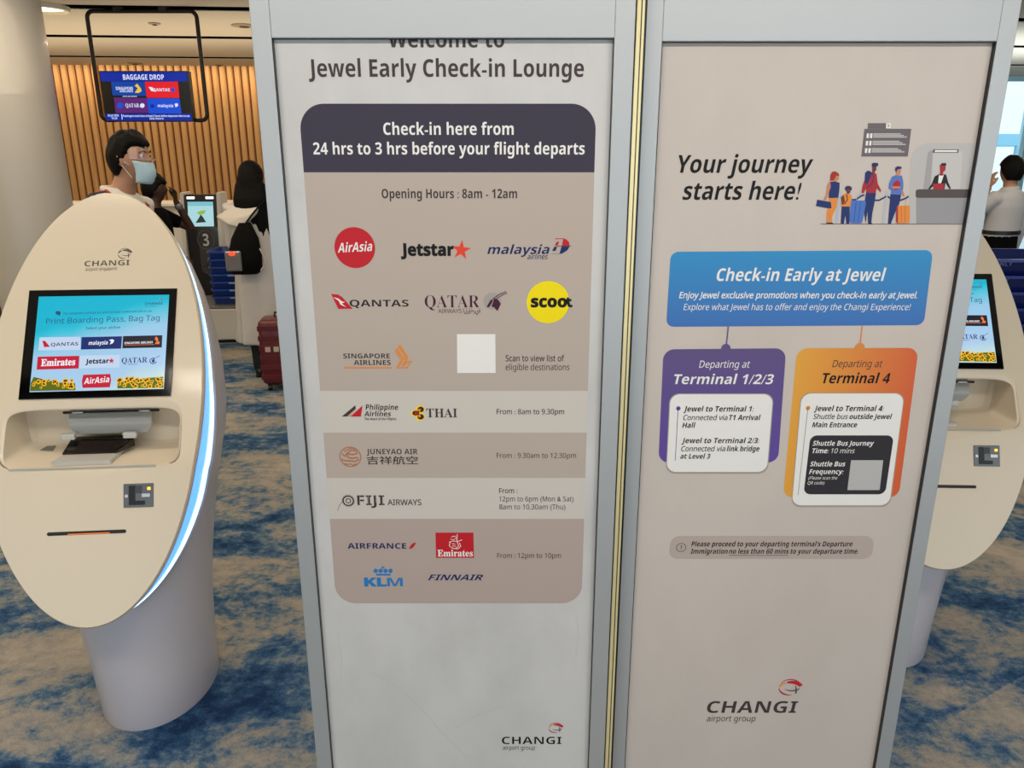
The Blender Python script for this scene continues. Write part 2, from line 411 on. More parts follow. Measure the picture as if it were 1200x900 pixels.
def globe(S, cx, cy, r, name='globe_logo', mono=None, k=2):
    """ball of four swooping bands; cx, cy photo position, r radius in plane metres"""
    c = S.P(cx, cy)
    def T(pts): return [(c.x+p[0]*r, c.y+p[1]*r) for p in pts]
    def arc(a0, a1, rx, ry, ox, oy, w0, wm, w1, n=14):
        pts = circ((ox, oy), rx, ry, n, math.radians(a0), math.radians(a1)); ws = []
        for i in range(n):
            t = i/(n-1); ws.append((w0*(1-t)*(1-t)+2*wm*t*(1-t)*1.2+w1*t*t)*r)
        return band(T(pts), ws)
    P = [(q, 0) for q in arc(150, 15, 1.0, .82, 0, 0, .02, .14, .02)]
    P += [(q, 1) for q in arc(112, 12, .95, .55, .05, -.02, .16, .42, .34)]
    P += [(q, 0) for q in arc(185, 285, 1.0, .85, 0, 0, .02, .22, .03)]
    P += [(q, 2) for q in arc(215, 330, .8, .5, .2, .1, .02, .14, .1)]
    P += [(q, 2) for q in band(T([(.5, .15), (.62, -.3), (.6, -.72)]), [.05*r, .16*r, .12*r])]
    P += [(q, 3) for q in arc(180, 120, .95, .5, .05, .02, .14, .24, .12)]
    ms = [mono]*4 if mono else [PR('globe_crimson', '#b81f3a'), PR('globe_red', '#c32a33'), PR('globe_grey', '#5a5356'), PR('globe_amber', '#e89a3a')]
    return S.poly(name, P, ms, k)

def sign(name, Y, px_l, px_r, inner, label, side):
    """px_l/px_r: outer edges at y=0; inner=(x_left,x_right,y_top) of the opening"""
    xl, _ = on_y(px_l, 0, Y); xr, _ = on_y(px_r, 0, Y)
    il, it = on_y(inner[0], inner[2], Y); ir, _ = on_y(inner[1], inner[2], Y)
    top = it + 0.16; zb = 0.13
    root = empty(name, ((xl+xr)/2, Y, 0), 0, label, 'sign')
    ox = (xl+xr)/2
    def L(v): return v - ox
    fr = 0.0112
    def part(nm, x0, x1, y0, y1, z0, z1, m, bev=0.0012):
        return mesh_obj(nm, BX(L(x0), L(x1), y0, y1, z0, z1, bev), m, root)
    part('left_stile', xl, il, 0, 0.055, 0.012, top, alu); part('right_stile', ir, xr, 0, 0.055, 0.012, top, alu)
    part('top_rail', il, ir, 0, 0.055, it, top, alu); part('bottom_rail', il, ir, 0, 0.055, 0.012, zb, alu)
    part('back_panel', il, ir, 0.03, 0.05, zb, it, mat('sign_back', '#777a7c', 0.6))
    part('base_plate', xl-0.0, xr+0.0, -0.12, 0.2, 0, 0.012, mat('sign_base', '#5d6264', 0.4, 0.6))
    for q0, q1, in ((il, il+0.0012), (ir-0.0012, ir)): part('gasket', q0, q1, 0.0012, 0.0099, zb, it, blackm, 0)
    part('gasket', il+.0012, ir-.0012, 0.003, 0.0099, it-0.0012, it, blackm, 0)
    py = Y + 0.0215
    post = mesh_obj('poster', BX(L(il)+0.0005, L(ir)-0.0005, 0.010, 0.0295, zb+0.0005, it-0.0005), None, root)
    S = Sheet(lambda u, v, d: Vector((u-ox, 0.010-d, v)), lambda x, y: on_y(x, y, Y+0.010), post)
    return root, post, S, (xl, xr, il, ir, it, zb)

YA, YB = 1.31, 1.345
sA, postA, A, dimA = sign('information_sign', YA, 291, 745.5, (318, 720, 44.5), 'left free-standing aluminium framed sign with airline logos and opening hours', -1)
sB, postB, B, dimB = sign('information_sign', YB, 756.5, 1198, (776, 1168.5, 48.5), 'right free-standing aluminium framed sign with queue drawing and blue banner about departing terminals', 1)
def paper(key, c1, c2, smudge):
    m = bpy.data.materials.new(key); m.use_nodes = True; nt = m.node_tree; N = nt.nodes; L = nt.links; b = N['Principled BSDF']
    tc = N.new('ShaderNodeTexCoord'); n = N.new('ShaderNodeTexNoise'); n.inputs['Scale'].default_value = 5; n.inputs['Detail'].default_value = 7; n.inputs['Roughness'].default_value = 0.6
    mp = N.new('ShaderNodeMapping'); mp.inputs['Scale'].default_value = (1, 1, 0.6); mp.inputs['Rotation'].default_value = (0, 0.6, 0)
    L.new(tc.outputs['Object'], mp.inputs[0]); L.new(mp.outputs[0], n.inputs['Vector'])
    r = N.new('ShaderNodeValToRGB'); e = r.color_ramp.elements; e[0].position = 0.36; e[0].color = srgb(c2); e[1].position = 0.36+smudge; e[1].color = srgb(c1)
    L.new(n.outputs['Fac'], r.inputs[0]); L.new(r.outputs[0], b.inputs['Base Color']); b.inputs['Roughness'].default_value = 0.5; b.inputs['Specular IOR Level'].default_value = 0.25; b.inputs['Coat Weight'].default_value = 0.08; b.inputs['Coat Roughness'].default_value = 0.1
    return m
postA.data.materials.clear(); postA.data.materials.append(paper('poster_paper', '#cccbca', '#c3c2c0', 0.2))
postB.data.materials.clear(); postB.data.materials.append(paper('poster_paper_warm', '#c9bfb7', '#c5bbb3', 0.2))
# scuffs and creases on the lower left poster
scuff = PR('scuff', '#c2c0bc')
for l, w in (([(436, 788), (462, 802), (490, 826), (516, 856), (548, 888)], 0.0011), ([(505, 750), (540, 742), (580, 735), (610, 728)], 0.0009), ([(535, 852), (560, 838), (590, 828)], 0.0009), ([(395, 740), (401, 775), (398, 800)], 0.001), ([(676, 720), (678, 745), (674, 772)], 0.0011)):
    A.ppoly('scuff_mark', [[(p.x, p.y) for p in b] for b in band(l, 0.8)], scuff, 0.6)
# --- strip in the joint, its golden reflection put into the brass colour
jx0 = dimA[1]; jx1 = dimB[0]
strip = mesh_obj('joint_strip', BX(jx0-dimA[1]*0+0.003 - sA.location.x, jx1-0.0045-sA.location.x, 0.006, 0.035, 0.02, dimA[4]+0.16, 0.0008), mat('brass', '#efe0aa', 0.3, 0.4), sA)
strip['label'] = 'brass strip, lightened for its golden reflection, in the joint between the two signs'
mesh_obj('joint_groove', BX(jx0+0.0095-sA.location.x, jx0+0.0112-sA.location.x, 0.0052, 0.02, 0.02, dimA[4]+0.16), mat('brass_dark', '#3d3628', 0.5), strip)
mesh_obj('joint_seal', BX(jx0+0.0002-sA.location.x, jx0+0.0028-sA.location.x, 0.01, 0.035, 0.02, dimA[4]+0.16), blackm, strip)
mesh_obj('joint_seal', BX(jx1-0.0044-sA.location.x, jx1-0.0002-sA.location.x, 0.012, 0.035, 0.02, dimA[4]+0.16), blackm, strip)

# --- left poster
xa = A.P(356, 202).x; xb = A.P(696.5, 202).x
def zz(S, y): return S.P(600, y).y
r0 = 0.04
A.poly('header_block', [rrect((xa, zz(A, 121.5)), (xb, zz(A, 121.5)), (xb, zz(A, 202)), (xa, zz(A, 202)), r0, 10, (1, 1, 0, 0))], HEAD, 1)
def row(y0, y1, m, nm='row_band'): A.poly(nm, [[(xa, zz(A, y0)), (xb, zz(A, y0)), (xb, zz(A, y1)), (xa, zz(A, y1))]], m, 1)
row(202, 458, TAN); row(458, 507, LIGHT); row(507, 560, TAN); row(560, 608, LIGHT)
A.poly('row_band', [rrect((xa, zz(A, 608)), (xb, zz(A, 608)), (xb, zz(A, 707)), (xa, zz(A, 707)), 0.04, 10, (0, 0, 1, 1))], TAN2, 1)
A.text('Welcome to', 455, 591, 55.5, 36, INKB, 'b'); A.text('Jewel Early Check-in Lounge', 362, 684, 90, 69.5, INKB, 'b')
A.text('Check-in here from', 449.5, 602, 158, 143.8, WH, 'b'); A.text('24 hrs to 3 hrs before your flight departs', 367.5, 685, 181, 167, WH, 'b')
A.text('Opening Hours : 8am - 12am', 447.5, 606, 232.3, 221.5, INKB, 'b')
# red disc with script
def disc(S, nm, cx, cy, rpx, m, k=2):
    c = S.P(cx, cy); r = (S.P(cx+rpx, cy)-c).length
    return S.poly(nm, [circ(c, r, None, 48)], m, k), c, r
d_, c_, r_ = disc(A, 'airline_logo', 415.8, 290.3, 23.8, RED)
A.text('AirAsia', 396, 437, 296, 285, WH, 'bi', 0.0, 0.15, 4, 'lettering', 294)
A.text('Jetstar', 470, 532, 299.3, 285.5, BLK, 'b', 0.03, k=3)
cs = A.P(540.5, 293); A.poly('airline_logo', [star(cs, 0.0175, 0.0066, 5, PI/2-0.12)], ORED, 2)
A.text('malaysia', 571, 644, 297.6, 287, NAVY, 'bi', 0.0, 0.1); A.text('airlines', 618, 642, 303.6, 297.6, NAVY, 'i', 0.01, 0.1)
A.ppoly('airline_logo', [([(660, 279.5), (664, 280.5), (667, 284), (667.5, 288), (658.5, 288)], 0), ([(658, 289), (667.5, 289), (665, 293), (659, 297), (655.5, 297.5)], 1),
    ([(652, 283.5), (655.5, 283), (653.5, 288), (650, 288)], 0), ([(649.5, 289), (653, 289), (651, 294), (647, 294)], 1), ([(650, 279.3), (661, 279.2), (661, 280), (651, 280.3)], 0), ([(646, 297), (657, 297), (656.5, 297.9), (646, 297.7)], 2), ([(653, 288.1), (669, 287.9), (669, 288.8), (653, 288.8)], 1)], [RED, NAVY, GRY], 2)
A.ppoly('airline_logo', [([(388, 344.5), (396, 345), (401, 348), (413.5, 361.8), (396.5, 362)], 0), ([(390.5, 348), (397, 350), (401, 353.2), (404.5, 353.8), (400.5, 355.6), (406, 360), (399, 356.8), (397, 352.6)], 1)], [RED, WH], 2)
A.text('QANTAS', 410, 479, 359.2, 351.3, INK, 'b', -0.005)
A.text('QATAR', 498, 562, 360.3, 346, MAR, 's', -0.012)
A.text('AIRWAYS', 513.5, 541, 366.8, 362, MAR, 'r'); A.text('القطرية', 543, 563, 366.3, 361.3, MAR, 'x', 0.01)
c = A.P(577, 353.3); rr = 0.0155; P = []
for i in range(10):
    y = (i-4.5)*rr/5.2; h = math.sqrt(max(rr*rr-y*y, 0)); P.append([(c.x-h, c.y+y), (c.x+h, c.y+y), (c.x+h, c.y+y+0.0011), (c.x-h, c.y+y+0.0011)])
def C(px, py): return (px, py)
A.poly('airline_logo', P, GRY, 2)
A.ppoly('oryx_head', [[(579, 349.5), (583.5, 351), (587, 356), (583, 364.5), (579, 360), (576, 359), (577.5, 355)], [(570, 360), (574.5, 352), (578, 350), (576.5, 355), (573, 360)]] + [[tuple(p) for p in b] for b in band([(578, 350), (585, 345), (593, 341.5)], 1.0)] + [[tuple(p) for p in b] for b in band([(581, 350.5), (588, 346), (594.5, 343)], 0.9)], MAR, 3)
disc(A, 'airline_logo', 642.2, 354.2, 25, YEL)
A.text('scoo', 622, 664.5, 359.6, 346.5, BLK, 'b', 0.03, k=3); A.text('t', 662.5, 671, 359.4, 348, BLK, 'b', 0.03, -0.2, 3)
A.text('SINGAPORE', 402.5, 457, 419.8, 414.3, INK, 'b', -0.005); A.text('AIRLINES', 415, 458, 427.6, 422, INK, 'b', -0.005)
A.ppoly('airline_logo', [[(403.5, 430), (459, 430), (459, 431.7), (403.5, 431.7)], [(468.8, 403.5), (478, 417.5), (478, 421.5), (472.5, 429), (470.5, 428.6), (475, 421), (472, 415), (466.3, 406.5)], [(465.7, 407.5), (473.7, 420.5), (468.8, 429), (466.6, 429), (471, 421.5), (462.6, 411.5)], [(462, 413), (469.3, 421.6), (464, 431.6), (477.5, 431.6), (481.5, 425), (484, 424.6), (480, 422.3), (476, 424.6), (472.6, 429.6), (477.4, 425.6), (480, 424.6), (476.7, 430), (466.5, 430), (470.3, 421.6)]], ORG, 2)
A.ppoly('pale_square', [[(535.5, 391.5), (580.5, 391.5), (580.8, 437), (535.8, 437)]], WH, 2)
A.text('Scan to view list of', 592.5, 661, 423.3, 416.3, INK, 'r', 0.008); A.text('eligible destinations', 592.5, 667.3, 433.6, 426.6, INK, 'r', 0.008)
A.ppoly('airline_logo', [([(400.5, 488), (416.5, 474.8), (417, 479), (409, 486), (407, 488)], 0), ([(407.5, 488), (418, 479.5), (412.5, 485), (410.5, 488)], 1), ([(410.8, 488), (425, 475), (423, 488)], 2)], [INKB, ORG, RED], 2)
A.text('Philippine', 428.5, 466.7, 480.2, 474, INK, 'bi'); A.text('Airlines', 427, 458.4, 487.7, 482, INK, 'bi'); A.text('The Heart of the Filipino', 427.3, 464.5, 492.3, 489.3, INK, 'bi')
def Eo(cx, cy, rx, ry=None): return circ((cx, cy), rx, ry, 20)
A.ppoly('airline_logo', [(Eo(492.5, 479.5, 5.4, 4.6), 0), (Eo(492.5, 488.5, 5.4, 4.6), 0), (Eo(487.5, 484, 5.8, 4), 0), ([(480.5, 484), (486, 479.5), (486, 488.5)], 0), (Eo(493, 479.7, 3.9, 3.3), 1), (Eo(493, 488.3, 3.9, 3.3), 1), (Eo(487.3, 484, 4.2, 2.9), 1), (Eo(491.5, 480.5, 1.8, 1.6), 2), (Eo(491.5, 487.4, 1.8, 1.6), 2), (Eo(487.8, 484, 2.0, 1.9), 3)], [YEL, MAR, ORG, RED], 2)
A.text('THAI', 499.8, 536, 489, 478.7, INKB, 's', 0.0)
A.text('From : 8am to 9.30pm', 582, 661, 485.3, 479.3, INK, 'r', 0.008)
d_, c_, r_ = disc(A, 'airline_logo', 410.6, 535.3, 12.8, COP)
A.poly('logo_field', [circ(c_, r_*0.9, None, 36)], TAN, 3)
def sp(S, pts, w): # stroke through photo points
    q = [S.P(*p) for p in pts]; return band(q, w)
A.poly('dragon_scroll', sp(A, [(401, 531.5), (404, 534.5), (407, 531), (412, 527), (417, 528), (419, 531), (414, 532.5), (408, 532), (406.5, 535), (412, 537), (419, 536), (420.5, 538.5), (416, 540.5), (408, 539.6), (402, 539.5), (401, 537)], 0.003) + sp(A, [(403, 529), (408, 526.5), (412, 524.5), (416, 526)], 0.0022) + sp(A, [(403, 543), (407, 544), (411, 543.4), (414, 545), (418, 543)], 0.0022), COP, 4)
A.text('JUNEYAO AIR', 429.8, 489.5, 532.2, 526, INKB, 'b', -0.004); A.text('吉祥航空', 430, 490, 543.2, 534.6, INKB, 'x', 0.012, ref=0.83)
A.text('From : 9.30am to 12.30pm', 582, 675, 536.6, 530.8, INK, 'r', 0.008)
c = A.P(408.2, 586.7); R0 = 0.0113
A.poly('airline_logo', band(circ(c, R0*0.86, None, 25) + [circ(c, R0*0.86, None, 25)[0]], R0*0.24) + [star(c, R0*0.55, R0*0.4, 8)], INKB, 2)
A.poly('logo_centre', [circ(c, R0*0.3, None, 12)], LIGHT, 3)
A.poly('logo_petals', [[(c.x+R0*1.02*math.cos(a-.1), c.y+R0*1.02*math.sin(a-.1)), (c.x+R0*1.16*math.cos(a), c.y+R0*1.16*math.sin(a)), (c.x+R0*1.02*math.cos(a+.1), c.y+R0*1.02*math.sin(a+.1))] for a in [i*PI/8 for i in range(16)]] + sp(A, [(401, 588), (398, 592), (395.5, 598.5)], 0.0008), INKB, 2)
A.text('FIJI', 419, 450.8, 591.8, 580.4, INKB, 'b', 0.0); A.poly('inline_stripe', sp(A, [(421.7, 581), (421.7, 591)], 0.0005) + sp(A, [(431.6, 580.8), (431.6, 591)], 0.0005) + sp(A, [(440.6, 580.8), (440.6, 588.5)], 0.0005) + sp(A, [(448.4, 580.8), (448.4, 591)], 0.0005), LIGHT, 4)
A.text('AIRWAYS', 454.3, 494, 591.8, 585.3, INKB, 'r', 0.015)
A.text('From :', 585, 606.5, 577.8, 572, INK, 'r', 0.008); A.text('12pm to 6pm (Mon & Sat)', 585, 672, 587.4, 581.6, INK, 'r', 0.008); A.text('8am to 10.30am (Thu)', 585, 662.5, 596.8, 591, INK, 'r', 0.008)
A.text('AIRFRANCE', 407.6, 476.3, 642.8, 636.4, NAVY, 'b'); A.ppoly('airline_logo', [[(479, 642.9), (482, 638), (484.5, 636), (487.8, 635.8), (485, 640.5), (482.5, 642.7)]], RED, 2)
A.ppoly('airline_logo', [[(510.3, 624), (554.8, 624), (555.5, 653.6), (511, 653.6)]], RED, 2)
A.text('Emirates', 512.8, 554.2, 651.8, 644.2, WH, 's', 0.01, k=3)
A.poly('calligraphy', sp(A, [(529, 629), (533, 628), (535, 630.5), (531, 632.5), (528, 631.5)], 0.0011) + sp(A, [(535.8, 626), (535.5, 633), (537.5, 640), (534, 642.5)], 0.0013) + sp(A, [(526.5, 635), (531, 633.8), (536, 634.5), (541.5, 632.5)], 0.0013) + sp(A, [(527.5, 635), (526.5, 639.5), (530, 642), (536.5, 643.2), (540, 640), (538.5, 636)], 0.0014) + sp(A, [(529.5, 637), (533.5, 637.5)], 0.0012) + sp(A, [(530, 639.6), (534.5, 639.8)], 0.0011), WH, 3)
A.text('KL', 427, 453.5, 686.8, 677, BLU, 'b', 0.03); A.text('M', 454, 472.3, 686.8, 677, BLU, 'b')
A.ppoly('airline_logo', [Eo(440.3, 668.8, 2.6), Eo(446, 668.8, 2.6), Eo(451.8, 668.8, 2.6), Eo(457.6, 668.8, 2.6), [(440.8, 672.2), (457.6, 672.2), (457.6, 674.4), (440.8, 674.4)], [(448.2, 663), (449.3, 663), (449.3, 667), (448.2, 667)], [(446.6, 664.4), (451, 664.4), (451, 665.5), (446.6, 665.5)]], BLU, 2)
A.text('FINNAIR', 501.6, 566.3, 679.8, 673.2, NAVY, 'bi', 0.0, 0.2)
A.text('From : 12pm to 10pm', 582.7, 657.3, 653.8, 648, INK, 'r', 0.008)
A.text('CHANGI', 588.2, 658, 871.8, 863.2, BLK, 'b', -0.012); A.text('airport group', 589.2, 627, 878.4, 873.6, INKB, 'r', 0.01)
globe(A, 651, 852.6, 0.0145)

# --- right poster
B.text('Your journey', 794, 951.5, 202.5, 181.8, BLK, 'bi', 0.0); B.text('starts here!', 799.4, 937.4, 234, 213.2, BLK, 'bi', 0.0)
def q6(pts): return [(950+x/6, 130+y/6) for x, y in pts]
ill = {'skin': PR('skin_tan', '#c98462'), 'dk': PR('skin_dark', '#6d3b30'), 'nv': PR('deep_blue', '#27356b'), 'hair': PR('auburn', '#a3352c'), 'or': PR('soft_orange', '#e08b3e'), 'rd': PR('brick_red', '#a82f37'),
       'bl': PR('mid_blue', '#5577bd'), 'pb': PR('steel_blue', '#4d74c0'), 'arch': PR('arch_grey', '#bbb8b7'), 'arch2': PR('arch_pale', '#c5c2c0'), 'gr': PR('counter_grey', '#98979a'), 'cn': PR('counter_dark', '#574e4e'),
       'bd': PR('board_grey', '#6d666a'), 'bk': PR('jacket_black', '#26252b'), 'pale': PR('post_pale', '#b4b8c4'), 'sg': PR('shade_grey', '#a3a0a2')}
def IL(nm, polys, mk, k=2): return B.ppoly(nm, [q6(p) for p in polys], ill[mk], k)
def bd6(l, w): return [[(p.x, p.y) for p in b] for b in band(l, w)]
IL('arch_shape', [[(685, 795), (706, 340), (720, 290), (745, 258), (785, 236), (830, 226), (1200, 226), (1150, 795)]], 'arch', 1)
IL('arch_niche', [[(790, 550), (822, 300), (835, 282), (858, 278), (840, 550)]], 'sg', 1.6); IL('arch_window', [[(845, 550), (860, 285), (1068, 285), (1050, 550)]], 'arch2', 1.6)
IL('lamp', [[(860, 270), (1040, 270), (1036, 294), (858, 294)]], 'cn', 2.2); B.ppoly('lamp_light', [q6([(872, 275), (1030, 275), (1027, 289), (870, 289)])], WH, 2.8)
IL('desk_front', [[(742, 608), (1180, 608), (1150, 792), (742, 792)]], 'gr', 2.2); IL('desk_top', [[(738, 566), (744, 554), (755, 551), (1180, 551), (1180, 611), (750, 611), (738, 604)]], 'cn', 2.8)
IL('clerk', [[(825, 548), (850, 512), (870, 460), (900, 444), (950, 446), (965, 500), (985, 546), (975, 550), (945, 505), (940, 550), (870, 550), (868, 520), (835, 552)]], 'bk', 3.2)
B.ppoly('clerk_shirt', [q6([(900, 450), (935, 450), (915, 508), (894, 508)])], WH, 3.6); IL('clerk_face', [[(906, 380), (948, 380), (946, 415), (930, 430), (928, 455), (905, 455), (908, 420)]], 'rd', 3.8)
IL('clerk_hat', [[(917, 368), (950, 366), (952, 384), (912, 384)]], 'bk', 4); IL('laptop', [[(857, 512), (935, 510), (935, 552), (862, 552)]], 'rd', 4.2)
IL('departure_board', [[(378, 126), (707, 126), (682, 320), (355, 320)], [(402, 86), (530, 86), (528, 124), (400, 124)]], 'bd', 2)
B.ppoly('board_arrow', [q6([(530, 87), (563, 87), (561, 121), (528, 121)])], WH, 2.4); B.ppoly('arrow', bd6(q6([(540, 95), (552, 104), (540, 114)]), 0.7), BLK, 3)
for i, y in enumerate((158, 210, 262)):
    x = 392-i*6
    B.ppoly('board_tile', [q6([(x+2, y), (x+18, y), (x+15, y+33), (x-1, y+33)]), q6([(x+26, y), (x+42, y), (x+39, y+33), (x+23, y+33)])], WH, 2.5)
    IL('board_line', [[(x+48, y+k*11), (x+240+k*22-i*3, y+k*11), (x+240+k*22-i*3, y+k*11+7), (x+47, y+k*11+7)] for k in range(3)], 'arch2', 2.5)
IL('ground_line', [[(68, 792), (1140, 794), (1140, 797), (68, 796)]], 'cn', 2.6)
IL('queue_post', [[(198, 565), (216, 565), (190, 793), (172, 793)]], 'pale', 2); IL('queue_post', [[(526, 560), (546, 560), (520, 793), (500, 793)]], 'pale', 2)
IL('queue_rope', bd6([(285, 625), (320, 622), (350, 600), (375, 590)], 11) + bd6([(445, 628), (480, 628), (510, 612), (530, 600)], 11) + bd6([(540, 600), (580, 628), (630, 628), (665, 615), (688, 600)], 11), 'nv', 2.4)
# woman
IL('woman_legs', [[(128, 612), (190, 612), (178, 680), (150, 740), (148, 786), (134, 786), (132, 720), (128, 786), (110, 786), (112, 720)]], 'or', 3); IL('woman_top', [[(135, 500), (165, 495), (203, 505), (200, 560), (193, 610), (125, 612), (128, 560)]], 'nv', 3.2)
IL('woman_arm', [[(135, 488), (115, 520), (108, 580), (88, 625), (108, 628), (125, 580), (140, 535)], [(165, 450), (195, 448), (198, 478), (180, 498), (163, 495)]], 'skin', 3.4)
IL('woman_hair', [[(135, 490), (137, 450), (150, 428), (172, 424), (196, 440), (200, 458), (180, 455), (168, 475), (158, 490)]], 'hair', 3.7); IL('woman_bag', [[(45, 624), (140, 640), (145, 680), (138, 686), (36, 668)]], 'nv', 3.8)
IL('shoe', [[(108, 786), (132, 784), (142, 795), (108, 795)], [(134, 786), (150, 784), (163, 795), (134, 795)]], 'bk', 3.8)
# boy
IL('boy_trousers', [[(217, 670), (274, 670), (270, 794), (250, 794), (243, 730), (232, 794), (210, 794)]], 'nv', 3); IL('boy_shirt', [[(222, 588), (250, 580), (285, 590), (288, 625), (276, 672), (214, 672), (212, 640)]], 'or', 3.2)
IL('boy_face', [[(252, 548), (278, 548), (278, 572), (262, 585), (252, 575)]], 'dk', 3.4); B.ppoly('boy_hair', [q6(circ((264, 546), 25, 20, 18))], ill['nv'], 3.3); IL('boy_bag', bd6([(250, 586), (258, 620), (240, 650), (222, 656)], 8) + [[(210, 605), (232, 592), (240, 640), (218, 656)]], 'dk', 3.6)
IL('blue_suitcase', [[(292, 628), (380, 630), (388, 645), (362, 782), (350, 790), (282, 788), (270, 775), (282, 640)]], 'pb', 3.7); IL('suitcase_rib', bd6([(318, 640), (302, 780)], 2.5)+bd6([(350, 640), (330, 780)], 2.5), 'nv', 4.1)
IL('suitcase_handle', bd6([(318, 626), (325, 595), (345, 578), (375, 580), (382, 600)], 4), 'pale', 4.1)
# man with backpack
IL('man_trousers', [[(388, 575), (458, 578), (448, 640), (432, 720), (425, 790), (402, 790), (398, 700), (385, 790), (372, 690)]], 'nv', 3.4); IL('man_jumper', [[(392, 450), (440, 425), (462, 445), (470, 510), (495, 560), (488, 570), (462, 540), (456, 578), (390, 575), (388, 545), (370, 580), (356, 575), (365, 520)]], 'rd', 3.6)
IL('man_face', [[(432, 385), (460, 385), (460, 412), (446, 435), (432, 425)]], 'dk', 3.8); IL('man_cap', [[(428, 372), (440, 364), (472, 366), (474, 384), (462, 392), (430, 392)]], 'nv', 4)
IL('backpack', [[(382, 435), (398, 420), (420, 424), (430, 440), (395, 520), (378, 500)]] + bd6([(430, 430), (442, 470), (425, 520), (390, 540)], 6), 'nv', 3.9); IL('shoe', [[(402, 788), (425, 786), (438, 796), (400, 796)]], 'bk', 4)
# man in blue shirt
IL('traveller_trousers', [[(560, 585), (635, 588), (622, 650), (590, 720), (562, 794), (542, 794), (550, 700)]], 'nv', 3.3); IL('traveller_shirt', [[(570, 462), (600, 450), (640, 455), (650, 500), (650, 540), (636, 590), (562, 586), (566, 560), (546, 545), (550, 510)]], 'bl', 3.5)
IL('traveller_face', [[(598, 405), (630, 402), (632, 435), (615, 460), (600, 450)], [(566, 530), (625, 530), (630, 540), (580, 548)], [(636, 560), (648, 560), (660, 600), (645, 598)]], 'skin', 3.9); IL('traveller_hair', [[(592, 418), (594, 398), (610, 388), (636, 392), (638, 405), (608, 412), (602, 428)]], 'nv', 4.1)
IL('red_folder', [[(578, 508), (605, 485), (630, 500), (628, 530), (598, 560), (572, 545)]], 'rd', 3.75)
IL('orange_suitcase', [[(608, 668), (688, 664), (696, 676), (694, 780), (684, 788), (608, 790), (600, 780), (602, 676)]], 'or', 4); IL('suitcase_side', [[(600, 672), (612, 668), (612, 790), (598, 780)]], 'rd', 4.3); IL('suitcase_handle', bd6([(665, 662), (668, 625)], 3), 'or', 4.3)
IL('suitcase_rib', bd6([(636, 672), (636, 786)], 2)+bd6([(662, 672), (662, 786)], 2), 'rd', 4.3)

bt = zz(B, 294); bb = zz(B, 382)
def quadr(nm, TL, TR, BR, BL, r, m, k=1, corners=(1, 1, 1, 1)):
    return B.poly(nm, [rrect(B.P(*TL), B.P(*TR), B.P(*BR), B.P(*BL), r, 8, corners)], m, k)
def gpr(key, ax, stops, lo, hi): return ramp_mat('print_'+key, ax, stops, lo, hi, 0.45, 0.25)
ox = sB.location.x
quadr('banner', (786, 295), (1093.5, 293), (1082.5, 381), (780.5, 383), 0.014, gpr('banner', 2, [(0, '#2d68b4'), (1, '#1088c2')], bb, bt), 1)
SHDW = PR('soft_edge', '#a59a91')
quadr('purple_card', (777.5, 409.3), (921.3, 408), (911.7, 542), (771.5, 542), 0.02, gpr('purple', 2, [(0, '#5b449c'), (1, '#5a4a7e')], zz(B, 542), zz(B, 408)), 1)
xo0 = B.P(925, 500).x - ox; xo1 = B.P(1070, 500).x - ox
quadr('orange_card', (934, 408), (1076.6, 407.6), (1053, 583), (917.5, 583), 0.02, gpr('orange_card', 0, [(0, '#e2a136'), (1, '#d2572e')], xo0, xo1), 1)
quadr('white_card_edge', (784.6, 461), (907, 461), (899.6, 555), (780, 555), 0.018, SHDW, 2)
quadr('white_card', (785.7, 461.9), (905.8, 461.9), (898.5, 552.9), (781, 552.9), 0.018, WH, 3)
quadr('white_card_edge', (938.6, 460.2), (1060.4, 460.2), (1043, 594), (926.8, 594), 0.018, SHDW, 2)
quadr('white_card', (939.4, 461), (1059.5, 461), (1042, 592), (927.7, 592), 0.018, WH, 3)
quadr('dark_card', (949.6, 510), (1047.3, 510), (1037, 579), (941.4, 579), 0.013, PR('charcoal', '#333136'), 4)
PUR = PR('purple', '#5a4a86'); OR2 = PR('amber', '#d98a45')
B.poly('connector_line', sp(B, [(853.4, 382.7), (850.9, 406)], 0.0025), PUR, 2); disc(B, 'connector_dot', 850.4, 408.3, 5.6, PUR, 2.6)
B.poly('connector_line', sp(B, [(1010.3, 382), (1007.6, 405)], 0.0025), OR2, 2); disc(B, 'connector_dot', 1007.2, 407.6, 6.0, OR2, 2.6)
disc(B, 'bullet', 794.8, 478.4, 2.6, PUR, 4); B.poly('bullet_line', sp(B, [(794.6, 478), (791.2, 539.7)], 0.0011), PUR, 4)
disc(B, 'bullet', 946.7, 478, 2.6, OR2, 4); B.poly('bullet_line', sp(B, [(946.6, 478), (935, 580)], 0.0011), GRY, 4)
B.text('Check-in Early at Jewel', 839.5, 1036.7, 329.2, 314.6, WH, 'bi')
B.text('Enjoy Jewel exclusive promotions when you check-in early at Jewel.', 795.6, 1074.5, 349.4, 342.2, WH, 'i', 0.018)
B.text('Explore what Jewel has to offer and enjoy the Changi Experience!', 800.8, 1066.5, 363.3, 356, WH, 'i', 0.018)
B.text('Departing at', 819, 878.7, 430.8, 422.6, WH, 'i', 0.012); B.text('Terminal 1/2/3', 789.5, 906, 450, 438.6, WH, 'bi')
B.text('Departing at', 975, 1033.7, 430.2, 422, INKB, 'i', 0.012); B.text('Terminal 4', 963, 1042, 449, 437.2, BLK, 'bi')
def tx(*a, **k): return B.text(*a, **dict(dict(k=5), **k))
tx('Jewel to Terminal 1:', 800.8, 882.8, 482, 475.8, BLK, 'bi'); tx('Connected via', 800.4, 852.2, 492, 486, INK, 'i', 0.006); tx('T1 Arrival', 854, 890.7, 492, 486, BLK, 'bi'); tx('Hall', 799.4, 814.5, 501, 495, BLK, 'bi')
